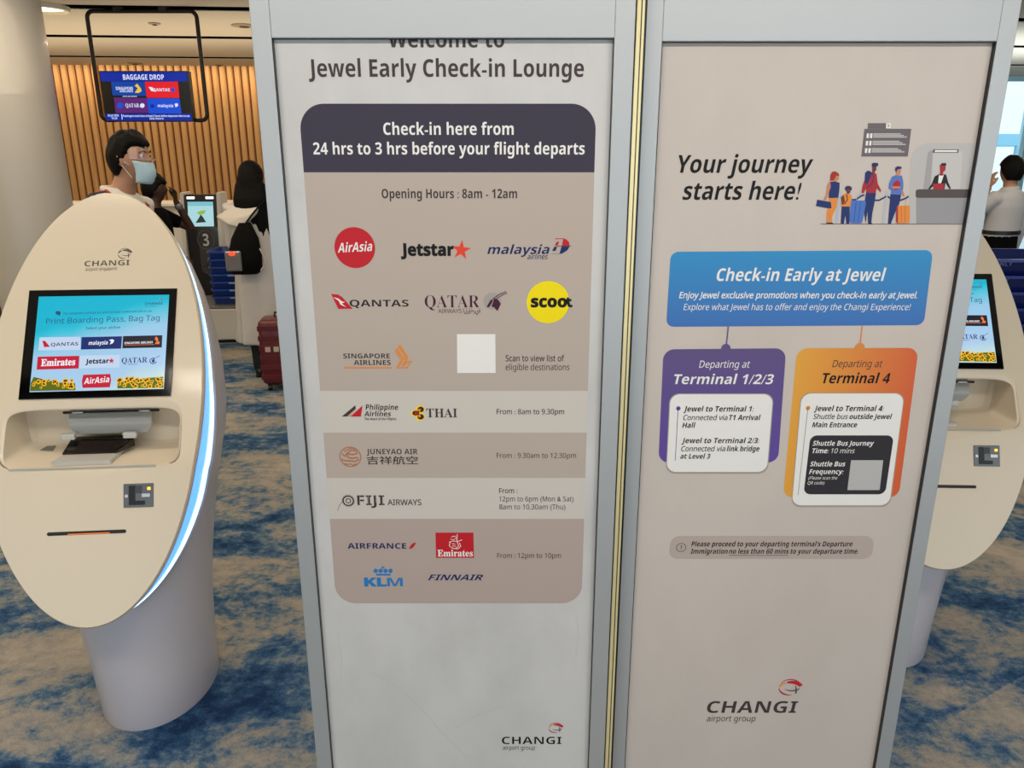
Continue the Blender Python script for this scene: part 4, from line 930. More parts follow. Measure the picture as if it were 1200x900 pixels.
Q2 = [(415, 297), (778, 297), (805, 505), (447, 505)]
def inv2(px, py):
    v = (py-297)/208; l = 415+32*v; r = 778+27*v; u = (px-l)/(r-l); return (sxl+.008+u*(sxr-sxl-.016), szt-.008-v*(szt-szb-.016))
HS = Sheet(lambda u, v, d: Vector((u, -0.0305-d, v)), inv2, pan, 0.0006)
hN = emi('board_navy', '#122c9c'); hR = emi('board_red', '#e4222c'); hP = emi('board_purple', '#5c2a74'); hB = emi('board_blue', '#1f4fd0'); hY = emi('board_gold', '#f2c23c'); hW = emi('board_white', '#dfe6ff')
HS.ppoly('display_bar', [[(415, 297), (778, 297), (783, 337), (421, 337)]], hN, 1); HS.ppoly('display_bar', [[(443, 475), (801, 475), (805, 505), (447, 505)]], hN, 1)
HS.ppoly('display_tile', [[(463, 338), (603, 338), (611, 400), (470, 396)]], emi('board_mid', '#15449e'), 1); HS.ppoly('display_tile', [[(604, 338), (742, 338), (750, 407), (613, 407)]], hR, 1)
HS.ppoly('display_tile', [[(475, 405), (612, 407), (622, 472), (484, 472)]], hP, 1); HS.ppoly('display_tile', [[(613, 409), (750, 409), (760, 474), (623, 474)]], hB, 1)
HS.text('BAGGAGE DROP', 514, 685, 330, 308, hW, 'b', k=3); HS.text('SINGAPORE', 484, 556, 373, 360, hW, 'b', k=3); HS.text('AIRLINES', 500, 556, 383, 374, hW, 'b', k=3)
HS.ppoly('airline_logo', [[(563, 385), (575, 366), (562, 355), (572, 346), (588, 366), (592, 378), (580, 386)]], hY, 3); HS.ppoly('airline_logo', [[(620, 360), (636, 362), (650, 380), (632, 378)]], hW, 3)
HS.text('QANTAS', 640, 710, 379, 366, hW, 'b', k=3); HS.ppoly('round_badge', [circ((722, 373), 9, 9, 14)], hB, 3)
HS.ppoly('round_badge', [circ((503, 440), 13, 13, 14)], hB, 3); HS.text('QATAR', 526, 583, 447, 431, hW, 's', k=3); HS.ppoly('airline_logo', [circ((595, 440), 10, 10, 12)], hW, 3)
HS.ppoly('round_badge', [circ((637, 442), 9, 8, 12)], hN, 3); HS.text('malaysia', 660, 726, 447, 434, hW, 'b', sh=0.17, k=3); HS.ppoly('airline_logo', [[(730, 432), (742, 430), (746, 440), (735, 448)]], hW, 3)
HS.text('STAR ALLIANCE', 513, 572, 403, 398, hW, 'b', k=3)
HS.text('26 Jul 2023', 452, 498, 487, 478, hW, 'b', k=3); HS.text('15:35', 468, 492, 499, 491, hW, 'b', k=3)
HS.text('Passengers must have at least 2 hours before departure time to use', 516, 795, 489, 480, hW, 'b', k=3); HS.text('Early Check-in', 628, 686, 500, 492, hW, 'b', k=3)
HS.ppoly('divider', [[(508, 477), (511, 477), (514, 500), (511, 500)]], hW, 3)

# ceiling fittings
def ceil_at(px, py):
    d = ray(px, py); t = (CZ-CAM_H)/d.z; return Vector((d.x*t, d.y*t, CZ))
p = ceil_at(46, 7)
dl = empty('downlight', p, 0, 'large glowing round recessed downlight beside the white column', 'light')
bm = bmesh.new(); L_ = loft(bm, [(0, 0, -.03, .21, .21), (0, 0, -.035, .195, .195), (0, 0, -.004, .17, .17), (0, 0, 0.0, .21, .21)], 40, cap=False); loop_ring(bm, L_[-1], L_[0])
mesh_obj('trim_ring', bm, mat('fitting_white', '#e6dfd2', 0.5), dl, smooth=40)
bm = bmesh.new(); loft(bm, [(0, 0, -.012, .178, .178), (0, 0, -.003, .178, .178)], 40); mesh_obj('diffuser', bm, emi('warm_diffuser', '#ffe6b4', 3.0), dl, smooth=40)
for px, py, rad, lab in [(181, 27, .05, 'small round ceiling spotlight above the middle of the hanging screen'), (286, 29.5, .11, 'wide flat ceiling speaker disc beside the left sign'), (158, 74, .09, 'flat ceiling disc just above the hanging screen'), (257, 76, .05, 'small ceiling sprinkler right of the hanging screen')]:
    p = ceil_at(px, py); f = empty('ceiling_fitting', p, 0, lab, 'ceiling fitting')
    bm = bmesh.new(); loft(bm, [(0, 0, -.012, rad*.8, rad*.8), (0, 0, -.008, rad, rad), (0, 0, 0, rad, rad)], 24); mesh_obj('cover', bm, mat('fitting_tan', '#a4947a', 0.5), f, smooth=40)
    bm = bmesh.new(); loft(bm, [(0, 0, -.02, rad*.35, rad*.35), (0, 0, -.0125, rad*.4, rad*.4)], 16); mesh_obj('centre_cap', bm, mat('fitting_dark', '#4a4034', 0.5), f, smooth=40)

# ------------------------------------------------------------------ bag-drop line
def mb(name, x0, x1, y0, y1, z0, z1, m, parent, bev=0.006): return mesh_obj(name, BX(x0, x1, y0, y1, z0, z1, bev), m, parent)
cw = mat('counter_white', '#d8d2c6', 0.45)
ct = empty('back_counter', hall(-3.9, 9.3), HALL, 'long white counter below the timber wall', 'counter')
n = 5
for i in range(n): mb('counter_panel', -2.8+i*1.12, -2.8+(i+1)*1.12-.008, 0, .5, .06, 1.0, cw, ct)
mb('counter_top', -2.82, 2.82, -.03, .53, 1.001, 1.04, mat('counter_top', '#e4ded2', 0.35), ct); mb('plinth', -2.78, 2.78, .04, .48, 0, .059, blackm, ct, 0.002)
mY = 6.62
def gx(px, py, Y): return on_y(px, py, Y)[0]
# weighing platform
pf = empty('bag_platform', (gx(262, 400, 6.55)+.6, 6.54, 0), HALL, 'low white baggage platform behind the woman in the long coat', 'baggage platform')
mb('platform_body', -1.05, 1.5, 0, .58, .03, .30, cw, pf, .01); mb('platform_top', -1.05, 1.5, .015, .565, .3005, .325, mat('platform_steel', '#8f8d88', .35, .6), pf, .003); mb('plinth', -1.03, 1.48, .03, .55, 0, .0295, blackm, pf, .002)
# machine with number 3
mx_ = gx(237, 268, 7.28)
ma = empty('bag_drop_machine', (mx_, 7.3, 0), HALL, 'black and white self bag drop machine numbered 3 with a lit screen', 'machine')
mk_ = mat('machine_black', '#15151a', .3)
mb('pedestal', -.17, .17, -.02, .22, 0, .93, mk_, ma, .01)
def slanted(name, x0, x1, prof_, m, parent):
    bm = bmesh.new(); a = [bm.verts.new((x0, p[0], p[1])) for p in prof_]; b = [bm.verts.new((x1, p[0], p[1])) for p in prof_]
    bm.faces.new(a[::-1]); bm.faces.new(b); loop_ring(bm, a, b); bmesh.ops.bevel(bm, geom=list(bm.edges), offset=.005, segments=2, affect='EDGES'); return mesh_obj(name, bm, m, parent)
head = slanted('screen_head', -.145, .145, [(-.05, .90), (.02, 1.215), (.07, 1.22), (.07, .90)], mk_, ma)
for s in (-1, 1): slanted('side_cheek', s*.165-.018, s*.165+.018, [(-.07, .70), (-.045, .90), (.02, 1.235), (.24, 1.235), (.24, .0), (.02, .0)], mat('machine_white', '#d9d5cc', .4), ma)
def msc(x, t, d): # on the slanted head front
    y = -.05+.07*t; z = .90+.315*t; return Vector((x, y-d*.976, z+d*.217))
MS = Sheet(lambda u, v, d: msc(u, v, .0005+d), lambda a, b: (a, b), head, .0006)
MS.poly('display', [[(-.115, .10), (.115, .10), (.115, .80), (-.115, .80)]], emi('machine_display', '#a9d6dc', 1.0), 1)
MS.poly('display_band', [[(-.115, .68), (.115, .68), (.115, .80), (-.115, .80)]], emi('machine_display_band', '#7cc0cc', 1.0), 2)
MS.poly('display_leaf', [[(-.035, .50), (.01, .55), (.05, .56), (.03, .46), (-.01, .42)]], emi('machine_green', '#8fb84a'), 3); MS.poly('display_figure', [[(-.05, .2), (-.015, .36), (0, .44), (.02, .36), (.045, .22)]], emi('machine_figure', '#2c3a2e'), 3)
for q in (-.085, .085): MS.poly('top_lamp', [[(q-.035, .88), (q+.035, .88), (q+.035, .945), (q-.035, .945)]], emi('lamp_white', '#f4f4ff', 2.5), 1)
# clear guard with the number
gm = bpy.data.materials.new('clear_acrylic'); gm.use_nodes = True; nt_ = gm.node_tree; nt_.nodes.clear()
o_ = nt_.nodes.new('ShaderNodeOutputMaterial'); m_ = nt_.nodes.new('ShaderNodeMixShader'); m_.inputs[0].default_value = 0.08; t_ = nt_.nodes.new('ShaderNodeBsdfTransparent'); d_ = nt_.nodes.new('ShaderNodeBsdfGlossy'); d_.inputs['Roughness'].default_value = 0.1; d_.inputs['Color'].default_value = (.8, .85, .8, 1)
nt_.links.new(t_.outputs[0], m_.inputs[1]); nt_.links.new(d_.outputs[0], m_.inputs[2]); nt_.links.new(m_.outputs[0], o_.inputs[0])
bm = bmesh.new(); pl = rrect((-.02, .93), (.26, .93), (.26, .50), (-.02, .50), .04, 6, (1, 0, 0, 1)); a = [bm.verts.new((p[0], -.11, p[1])) for p in pl]; b = [bm.verts.new((p[0], -.104, p[1])) for p in pl]
bm.faces.new(a); bm.faces.new(b[::-1]); loop_ring(bm, a, b); ag = mesh_obj('acrylic_guard', bm, gm, ma)
mesh_obj('guard_bracket', BX(-.01, .01, -.105, -.01, .55, .57), mk_, ma); mesh_obj('guard_bracket', BX(-.01, .01, -.105, -.01, .85, .87), mk_, ma)
NS = Sheet(lambda u, v, d: Vector((u, -.1105-d, v)), lambda a, b: (a, -b), ag, .0005)
NS.text('3', .02, .075, -.76, -.87, mat('number_white', '#c9ccd0', .5), 'b'); NS.poly('number_ring', band(circ((.047, .815), .075, .085, 29, 0, 2*PI*.9999), .004), mat('number_grey', '#73777c', .5), 2)
# added black box standing in for the dark gap right of the machine
dkp = empty('gap_filler', (gx(266, 280, 8.1), 8.1, 0), HALL, 'added dark-gap cabinet between the bag drop machine and the woman', 'filler')
mb('filler_body', -.13, .13, 0, .3, 0, 1.06, mk_, dkp); mb('filler_front', -.09, .09, -.012, -.0005, .1, .95, mat('filler_panel', '#26262c', .4), dkp, .003)

def tray(name, W, D, H, m, mlip):
    """shallow stacking tray, open on top"""
    root = empty(name, (0, 0, 0))
    bm = bmesh.new()
    def rr_(w, d, z, r): return [bm.verts.new((p[0], p[1], z)) for p in rrect((-w/2, d/2), (w/2, d/2), (w/2, -d/2), (-w/2, -d/2), r, 4)]
    a = rr_(W*.88, D*.86, 0, .03); b = rr_(W*.965, D*.96, H, .04); c = rr_(W*.95, D*.94, H, .035); d = rr_(W*.86, D*.84, .006, .03)
    bm.faces.new(a); loop_ring(bm, a, b); loop_ring(bm, b, c); loop_ring(bm, c, d); bm.faces.new(d[::-1])
    mesh_obj('tray_body', bm, m, root)
    bm = bmesh.new(); a = rr_(W*.966, D*.962, H-.012, .04); b = rr_(W, D, H-.012, .045); c = rr_(W, D, H+.003, .045); d = rr_(W*.951, D*.941, H+.003, .035)
    loop_ring(bm, a, b); loop_ring(bm, b, c); loop_ring(bm, c, d); loop_ring(bm, d, a); mesh_obj('rim', bm, mlip, root)
    return root
tb = mat('tray_blue', '#16337e', .35); tl = mat('tray_blue_rim', '#2447a0', .3)
t0 = tray('luggage_tray', .40, .42, .064, tb, tl)
bm = bmesh.new(); box(bm, -.03, .03, -.222, -.2105, .05, .064, .003); mesh_obj('grip', bm, mat('tray_grip', '#8fa3c8', .4), t0)
tx_ = gx(246, 360, 6.6) + .165
N1 = 7; P1 = .0645
names = ['bottom tray of the blue stack behind the woman', 'second blue tray from the bottom of the stack behind the woman', 'third blue tray from the bottom of the stack behind the woman', 'middle blue tray of the seven stacked behind the woman', 'third blue tray from the top of the stack behind the woman', 'second blue tray from the top of the stack behind the woman', 'top tray of the blue stack behind the woman']
for i in range(N1):
    t = t0 if i == 0 else copy_tree(t0)
    t.location = (tx_+.04, 6.80, .326+i*P1*1.0+0.0); t.rotation_euler = (0, 0, HALL+rs.uniform(-.012, .012)); tag(t, names[i], 'tray', 'blue trays on the baggage platform')
tb2 = mat('tray_navy', '#0f1f5e', .25, coat=.2); tl2 = mat('tray_navy_rim', '#1a2f86', .22, coat=.3)
u0 = tray('luggage_tray', .84, .5, .084, tb2, tl2)
RY = 4.0
TS = Sheet(lambda u, v, d: Vector((u, -.232-d-(v/.084)*.009, v)), lambda a, b: (a, -b), u0, .0008)
o = TS.text('USE ONLY', -.33, -.17, -.052, -.072, mat('tray_lettering', '#5c6ea8', .5), 'b', k=4)
xw = gx(1205, 340, RY) + .12
ordn = ['bottom', 'second', 'third', 'fourth', 'fifth', 'sixth', 'seventh', 'eighth', 'ninth', 'tenth', 'eleventh', 'top']
P2 = .0872
for i in range(12):
    t = u0 if i == 0 else copy_tree(u0)
    t.location = (xw+rs.uniform(-.01, .01), RY+.3, .0+i*P2); t.rotation_euler = (0, 0, math.radians(-3)+rs.uniform(-.01, .01))
    tag(t, (ordn[i] + (' navy tray of' if i in (0, 11) else ' navy tray from the bottom of') + ' the tall stack behind the right kiosk'), 'tray', 'navy trays stacked behind the right kiosk')
# dark bench with a pink bag at the left edge
bn = empty('bench', (on_y(-12, 360, 6.6)[0]-.25, 6.75, 0), HALL, 'dark low bench at the left edge beside the column', 'bench')
mb('bench_seat', -.6, .6, 0, .5, .48, .56, mat('bench_dark', '#221e20', .5), bn, .02); mb('bench_base', -.55, .55, .05, .45, 0, .4795, mat('bench_base', '#37332f', .5), bn, .01)
pb = empty('pink_bag', (on_y(2, 380, 5.9)[0], 6.0, 0), 0, 'pink and white bag with looped handles at the left edge of the photo', 'bag')
pk = mat('pink_cloth', '#c9989a', .7, bump=.3)
bm = bmesh.new(); loft(bm, [(0, 0, 0, .15, .08), (0, 0, .1, .17, .1), (0, 0, .25, .15, .09), (0, 0, .31, .11, .06)], 24, ex=3); mesh_obj('bag_body', bm, pk, pb, smooth=50)
for q in (-.05, .06):
    bm = bmesh.new(); tube(bm, [(q-.05, -.04, .29), (q-.05, -.05, .4), (q-.02, -.05, .46), (q+.03, -.05, .46), (q+.06, -.05, .4), (q+.06, -.04, .29)], .01, 8); mesh_obj('handle', bm, mat('pink_strap', '#d8b0ae', .6), pb, smooth=60)

# ------------------------------------------------------------------ beyond the glass
cn_ = empty('canopy', hall(13, 17, 0), HALL, 'pale blue canopy on posts outside the window', 'canopy')
cbm = mat('canopy_blue', '#9fdcf5', .5)
mb('canopy_roof', -4, 6, 0, 3, 1.75, 2.0, cbm, cn_); 
for q in (-3.5, 0, 3.5): mb('canopy_post', q-.08, q+.08, .3, .46, -.12, 1.749, cbm, cn_)
fa = empty('access_stair', hall(13.5, 15.2, 0), HALL, 'pale blue steel pipe frame standing outside the window', 'pipe frame')
bm = bmesh.new(); tube(bm, [(-.9, 0, -.12), (-.9, 0, 2.9)], .06, 10); mesh_obj('upright', bm, cbm, fa, smooth=40)
bm = bmesh.new(); tube(bm, [(-.9, 0, 2.65), (.6, 0, 2.65)], .045, 10); mesh_obj('crossbar', bm, cbm, fa, smooth=40)
bm = bmesh.new(); tube(bm, [(.6, 0, -.12), (.6, 0, 2.3), (.45, 0, 2.45), (0, 0, 2.3), (-.4, 0, 2.05), (-.8, 0, 2.0)], .05, 10); mesh_obj('curved_arm', bm, cbm, fa, smooth=40)

# ------------------------------------------------------------------ people
skinA = mat('skin_light', '#b5876c', .55, sss=.08); skinB = mat('skin_deep', '#3f261c', .5, sss=.05)
hairM = mat('hair_black', '#060404', .6, spec=.15, bump=.5, bscale=60)
_ht = hairM.node_tree; _hm = _ht.nodes.new('ShaderNodeMapping'); _hm.inputs['Scale'].default_value = (4, 4, .35)
_htc = [q for q in _ht.nodes if q.type == 'TEX_COORD'][0]; _hn = [q for q in _ht.nodes if q.type == 'TEX_NOISE'][-1]
_ht.links.new(_htc.outputs['Object'], _hm.inputs[0]); _ht.links.new(_hm.outputs[0], _hn.inputs['Vector'])
def head_shape(bm, c, k, turn=0.0, tilt=0.0):
    g = bmesh.ops.create_uvsphere(bm, u_segments=32, v_segments=24, radius=1.0)
    R = Matrix.Rotation(turn, 4, 'Z') @ Matrix.Rotation(tilt, 4, 'X')
    for v in g['verts']:
        x, y, z = v.co; X = .076*x; Y = .094*y; Z = .116*z
        if z < 0: j = (-z)**1.4; X *= 1-.34*j; Y *= 1-.22*j; Y -= .012*j if y < 0 else -.004
        if y < 0:
            Y -= .024*math.exp(-(x/.16)**2-((z+.10)/.15)**2)               # nose
            Y += .009*(math.exp(-((x-.38)/.16)**2-((z-.08)/.12)**2) + math.exp(-((x+.38)/.16)**2-((z-.08)/.12)**2))  # eye sockets
            Y -= .006*math.exp(-(x/.30)**2-((z+.42)/.07)**2)               # lips
            Y -= .008*math.exp(-(x/.30)**2-((z+.80)/.18)**2)               # chin
        v.co = c + (R @ Vector((X, Y, Z)))*k
    for s in (-1, 1):
        ell(bm, c + (R @ Vector((s*.078, .008, -.008)))*k, (.010*k, .018*k, .030*k), R.to_3x3() @ Matrix.Rotation(s*.35, 3, 'Z'), 12, 8)
        ell(bm, c + (R @ Vector((s*.082, .012, .006)))*k, (.009*k, .016*k, .017*k), R.to_3x3(), 10, 8)
    return R
def hand(bm, wrist, direc, palm_n, k, curl=0.6, side=1):
    d = Vector(direc).normalized(); n = Vector(palm_n).normalized(); w = d.cross(n).normalized()*side
    W = Vector(wrist)
    c = W + d*.045*k
    R = Matrix((w, d, n)).transposed()
    ell(bm, c, (.038*k, .05*k, .014*k), R, 14, 8)
    for i, (o_, L_) in enumerate([(-.027, .066), (-.009, .076), (.009, .072), (.026, .056)]):
        p = W + d*.082*k + w*o_*k; pts = [p - d*.02*k, p]; a = 0
        q = p
        for j in range(3):
            a += curl*(.5 if j == 0 else .6); q = q + (d*math.cos(a) + n*math.sin(a))*L_*k/3; pts.append(q)
        tube(bm, pts, [.0095*k]*3+[.0085*k, .0075*k], 8)
    p = W + d*.028*k - w*.03*k
    tube(bm, [p, p - w*.018*k + d*.02*k + n*.008*k, p - w*.026*k + d*.045*k + n*.018*k, p - w*.02*k + d*.066*k + n*.028*k], [.013*k, .012*k, .0105*k, .009*k], 8)
def person(label, loc, rz, H, skin, arms, legs=None, turn=0.0, tilt=0.0, group=None, lean=0.0):
    """body facing -Y before the turn; arms: {side:(elbow, wrist, hand_dir, palm, curl)} in metres for a 1.75 m figure"""
    root = empty('person', loc, rz, label, 'person', group); k = H/1.75
    V = lambda *p: Vector(p)*k
    bm = bmesh.new()
    loft(bm, [(0, .0, .86*k, .15*k, .10*k), (0, .0, .94*k, .165*k, .112*k), (0, 0, 1.06*k, .135*k, .095*k), (0, 0, 1.2*k, .15*k, .105*k), (0, .005*k, 1.33*k, .17*k, .108*k), (0, .01*k, 1.41*k, .165*k, .085*k), (0, .012*k, 1.46*k, .09*k, .065*k), (0, .01*k, 1.50*k, .056*k, .056*k)], 24)
    tube(bm, [V(0, .012-lean*.2, 1.42), V(0, .004-lean*.5, 1.50), V(0, -.004-lean*.9, 1.58)], [.062*k, .055*k, .055*k], 16)
    hc = V(0, -.012-lean, 1.632); R = head_shape(bm, hc, k, turn, tilt)
    J = {}
    for s in (-1, 1):
        sh = V(s*.175, .01, 1.405); el_, wr, hd, pn, cu = arms[s]; el_ = V(*el_); wr = V(*wr)
        tube(bm, [V(s*.12, .01, 1.40), sh, sh.lerp(el_, .5), el_], [.055*k, .054*k, .046*k, .038*k], 14)
        tube(bm, [el_, el_.lerp(wr, .3), wr], [.039*k, .038*k, .026*k], 14); hand(bm, wr, hd, pn, k, cu, s)
        J[s] = (sh, el_, wr)
        hp = V(s*.09, 0, .9); kn = V(s*.1, -.012, .49); an = V(s*.1, .012, .09)
        if legs: kn, an = V(*legs[s][0]), V(*legs[s][1])
        tube(bm, [hp, hp.lerp(kn, .45), kn], [.088*k, .075*k, .056*k], 16); tube(bm, [kn, kn.lerp(an, .35), an], [.055*k, .056*k, .036*k], 16)
        tube(bm, [an+V(0, .02, -.03), an+V(0, -.06, -.05), an+V(0, -.13, -.062)], [.034*k, .036*k, .026*k], 12)
        J['leg%d' % s] = (hp, kn, an)
    body = remesh('body', bm, skin, root, .0085, 3)
    return root, k, J, hc, R, body
def shirt(root, k, J, m, sleeve='long', zb=.9, name='shirt', collar=False, grow=.014):
    bm = bmesh.new(); g = grow
    loft(bm, [(0, 0, zb*k, (.165+g)*k, (.112+g)*k), (0, 0, 1.06*k, (.15+g)*k, (.108+g)*k), (0, 0, 1.2*k, (.156+g)*k, (.112+g)*k), (0, .005*k, 1.33*k, (.174+g)*k, (.112+g)*k), (0, .01*k, 1.415*k, (.165+g)*k, (.09+g)*k), (0, .012*k, 1.458*k, (.095+g)*k, (.07+g)*k), (0, .012*k, 1.475*k, .072*k, .066*k)], 28)
    for s in (-1, 1):
        sh, el_, wr = J[s]
        tube(bm, [Vector((s*.12*k, .01*k, 1.395*k)), sh, sh.lerp(el_, .55)] + ([el_] if sleeve != 'short' else []), [.066*k, .07*k, .062*k] + ([.055*k] if sleeve != 'short' else []), 16)
        if sleeve == 'long' or (sleeve == 'one' and s == -1): tube(bm, [el_, el_.lerp(wr, .45), el_.lerp(wr, .92)], [.055*k, .05*k, .04*k], 16)
    if collar:
        tube(bm, [Vector((.062*k*math.cos(a), .012*k+.064*k*math.sin(a), (1.485+.006*math.sin(a))*k)) for a in [i*PI/10 for i in range(-3, 14)]], .014*k, 8)
    return remesh(name, bm, m, root, .009, 3)
def trousers(root, k, J, m, name='trousers', zt=1.0):
    bm = bmesh.new(); loft(bm, [(0, 0, .84*k, .165*k, .115*k), (0, 0, .93*k, .178*k, .124*k), (0, 0, zt*k, .162*k, .116*k)], 24)
    for s in (-1, 1):
        hp, kn, an = J['leg%d' % s]
        tube(bm, [hp, hp.lerp(kn, .5), kn, kn.lerp(an, .5), an+Vector((0, 0, .01))], [.098*k, .088*k, .07*k, .066*k, .058*k], 16)
    return remesh(name, bm, m, root, .010, 3)
def shoes(root, k, J, m):
    for s in (-1, 1):
        an = J['leg%d' % s][2]; b = bmesh.new()
        tube(b, [Vector((an.x, an.y+.03*k, .045*k)), Vector((an.x, an.y-.06*k, .046*k)), Vector((an.x+s*.008, an.y-.14*k, .038*k))], [.044*k, .046*k, .034*k], 14)
        box(b, an.x-.042*k, an.x+.042*k, an.y-.165*k, an.y+.065*k, 0.001, .022*k, .008)
        remesh('shoe', b, m, root, .007, 2)
def hair_cap(root, k, hc, R, back=.0, m=hairM, front=.35):
    """short hair: shell over crown and nape, clear of the face"""
    bm = bmesh.new()
    g = bmesh.ops.create_uvsphere(bm, u_segments=40, v_segments=30, radius=1.0)
    for v in g['verts']:
        x, y, z = v.co
        thr = front + .06*math.sin(8*x) if y < -.5 else (-.72 if y > .35 else front + (-.72-front)*(y+.5)/.85)
        on = z > thr
        f = 1.15 + .035*math.sin(9*x+5*z)*math.cos(7*y) if on else .86
        if on and y < -.2: f += .05
        v.co = hc + (R @ Vector((.079*x*f, .097*y*f+.004, .116*z*(f if z > 0 else f*.98)+.004)))*k
    return remesh('hair', bm, m, root, .006, 2)

# --- masked man in a white shirt, in profile behind the left kiosk
px_, pz_ = on_y(134, 185, 3.78)
rA, k, J, hc, R, _b = person('man in white shirt, face mask and clear eye shield behind the left kiosk', (px_-.0, 3.78, 0), math.radians(82), 1.672, skinA,
    {-1: ((-.20, .06, 1.13), (-.18, -.12, .98), (0, -1, -.2), (1, 0, 0), .5), 1: ((.20, .06, 1.13), (.18, -.12, .98), (0, -1, -.2), (-1, 0, 0), .5)}, lean=.075)
shirt(rA, k, J, mat('shirt_cream', '#d9d6d2', .8, bump=.25, bscale=14), 'short', collar=True, grow=.018); trousers(rA, k, J, mat('trousers_dark', '#1d1f26', .8)); shoes(rA, k, J, blackm); hair_cap(rA, k, hc, R, front=.42)
W = lambda x, y, z: hc + (R @ Vector((x, y, z)))*k
bm = bmesh.new(); g = []
for i in range(9):
    t = i/8; row_ = []
    for j in range(13):
        a = (-1+2*j/12)*1.15; rz_ = -.008 - .104*t - .012*math.cos(a*1.2); bulge = .014+.022*math.sin(PI*t) + (.0035 if i % 2 else 0); wd = (.070-.016*t)
        row_.append(bm.verts.new(W(wd*math.sin(a), -(.083-.012*t+bulge)*math.cos(a)-.006, rz_)))
    g.append(row_)
for a_, b_ in zip(g, g[1:]): loop_ring(bm, a_, b_, closed=False)
mk2 = mesh_obj('face_mask', bm, mat('mask_blue', '#b4d3e2', .8), rA, smooth=60)
sm = mk2.modifiers.new('thickness', 'SOLIDIFY'); sm.thickness = .002
for s in (-1, 1):
    bm = bmesh.new(); tube(bm, [W(s*.068, -.03, -.03), W(s*.079, -.005, -.01)], .0016, 6); tube(bm, [W(s*.057, -.03, -.09), W(s*.08, .0, -.03)], .0016, 6); mesh_obj('ear_loop', bm, mat('loop_white', '#dcdcdc', .6), mk2)
    bm = bmesh.new(); ell(bm, W(s*.029, -.077, .010), (.0105*k,)*3, None, 12, 8); e = mesh_obj('eye', bm, mat('eye_white', '#d8d4cf', .2), rA, smooth=60)
    bm = bmesh.new(); ell(bm, W(s*.029, -.0855, .010), (.005*k,)*3, None, 10, 6); mesh_obj('iris', bm, blackm, e, smooth=60)
    bm = bmesh.new(); tube(bm, [W(s*.014, -.094, .028), W(s*.03, -.092, .034), W(s*.046, -.08, .028)], .003*k, 6); mesh_obj('eyebrow', bm, hairM, rA)
bm = bmesh.new(); top = []; bot = []
for j in range(17):
    a = (-1+2*j/16)*1.15; top.append(bm.verts.new(W(.088*math.sin(a), -.118*math.cos(a)+.0, .062-.018*abs(math.sin(a))))); bot.append(bm.verts.new(W(.088*math.sin(a), -.116*math.cos(a), -.012+.012*abs(math.sin(a)))))
loop_ring(bm, top, bot, closed=False); vz = mesh_obj('eye_shield', bm, gm, rA, smooth=60)
bm = bmesh.new(); tube(bm, [W(.088*math.sin(a), -.1165*math.cos(a), -.012+.012*abs(math.sin(a))) for a in [(-1+2*j/16)*1.15 for j in range(17)]], .002, 6); mesh_obj('shield_rim', bm, mat('lilac_plastic', '#b9a0b6', .3), vz)
bm = bmesh.new(); tube(bm, [Vector((.085*math.cos(a)*k, (.012+.075*math.sin(a))*k, (1.478-.0*math.sin(a))*k)) for a in [i*PI/10 for i in range(0, 11)]] , .009*k, 6, flat=.5)
tube(bm, [Vector((.085*k, .012*k, 1.478*k)), Vector((.07*k, -.10*k, 1.40*k)), Vector((.02*k, -.142*k, 1.2*k))], .009*k, 6); tube(bm, [Vector((-.085*k, .012*k, 1.478*k)), Vector((-.07*k, -.10*k, 1.40*k)), Vector((-.02*k, -.142*k, 1.2*k))], .009*k, 6)
mesh_obj('lanyard', bm, mat('lanyard_red', '#a5401f', .6), rA, smooth=60)
bm = bmesh.new(); tube(bm, [Vector((-.15*k, -.03*k, 1.478*k)), Vector((-.19*k, .02*k, 1.468*k)), Vector((-.235*k, .03*k, 1.435*k))], .005*k, 6); mesh_obj('shoulder_stripe', bm, mat('stripe_navy', '#2a3056', .7), rA)

# --- person in black at the machine, arm raised
px_, pz_ = on_y(180, 225, 5.75)
rB, k, J, hc, R, _b = person('dark-haired person in black T-shirt with raised forearm before the bag drop machine', (px_, 5.75, 0), math.radians(105), 1.43, skinB,
    {-1: ((-.24, -.12, 1.17), (-.15, -.17, 1.0), (.4, -.8, -.2), (.3, .9, 0), .5), 1: ((.19, -.25, 1.27), (.10, -.16, 1.52), (-.25, -.05, 1), (-.6, .8, 0), .8)}, turn=.1)
shirt(rB, k, J, mat('tee_black', '#060607', .9, spec=.1), 'short'); trousers(rB, k, J, mat('trousers_black', '#08080a', .9, spec=.1)); shoes(rB, k, J, blackm); hair_cap(rB, k, hc, R, front=.3)
bm = bmesh.new(); el_, wr = J[1][1], J[1][2]; q = el_.lerp(wr, .8); tube(bm, [q-(wr-el_)*.03, q+(wr-el_)*.03], .036*k, 12); mesh_obj('bracelet', bm, mat('bracelet_grey', '#7c7c80', .4, .5), rB, smooth=50)

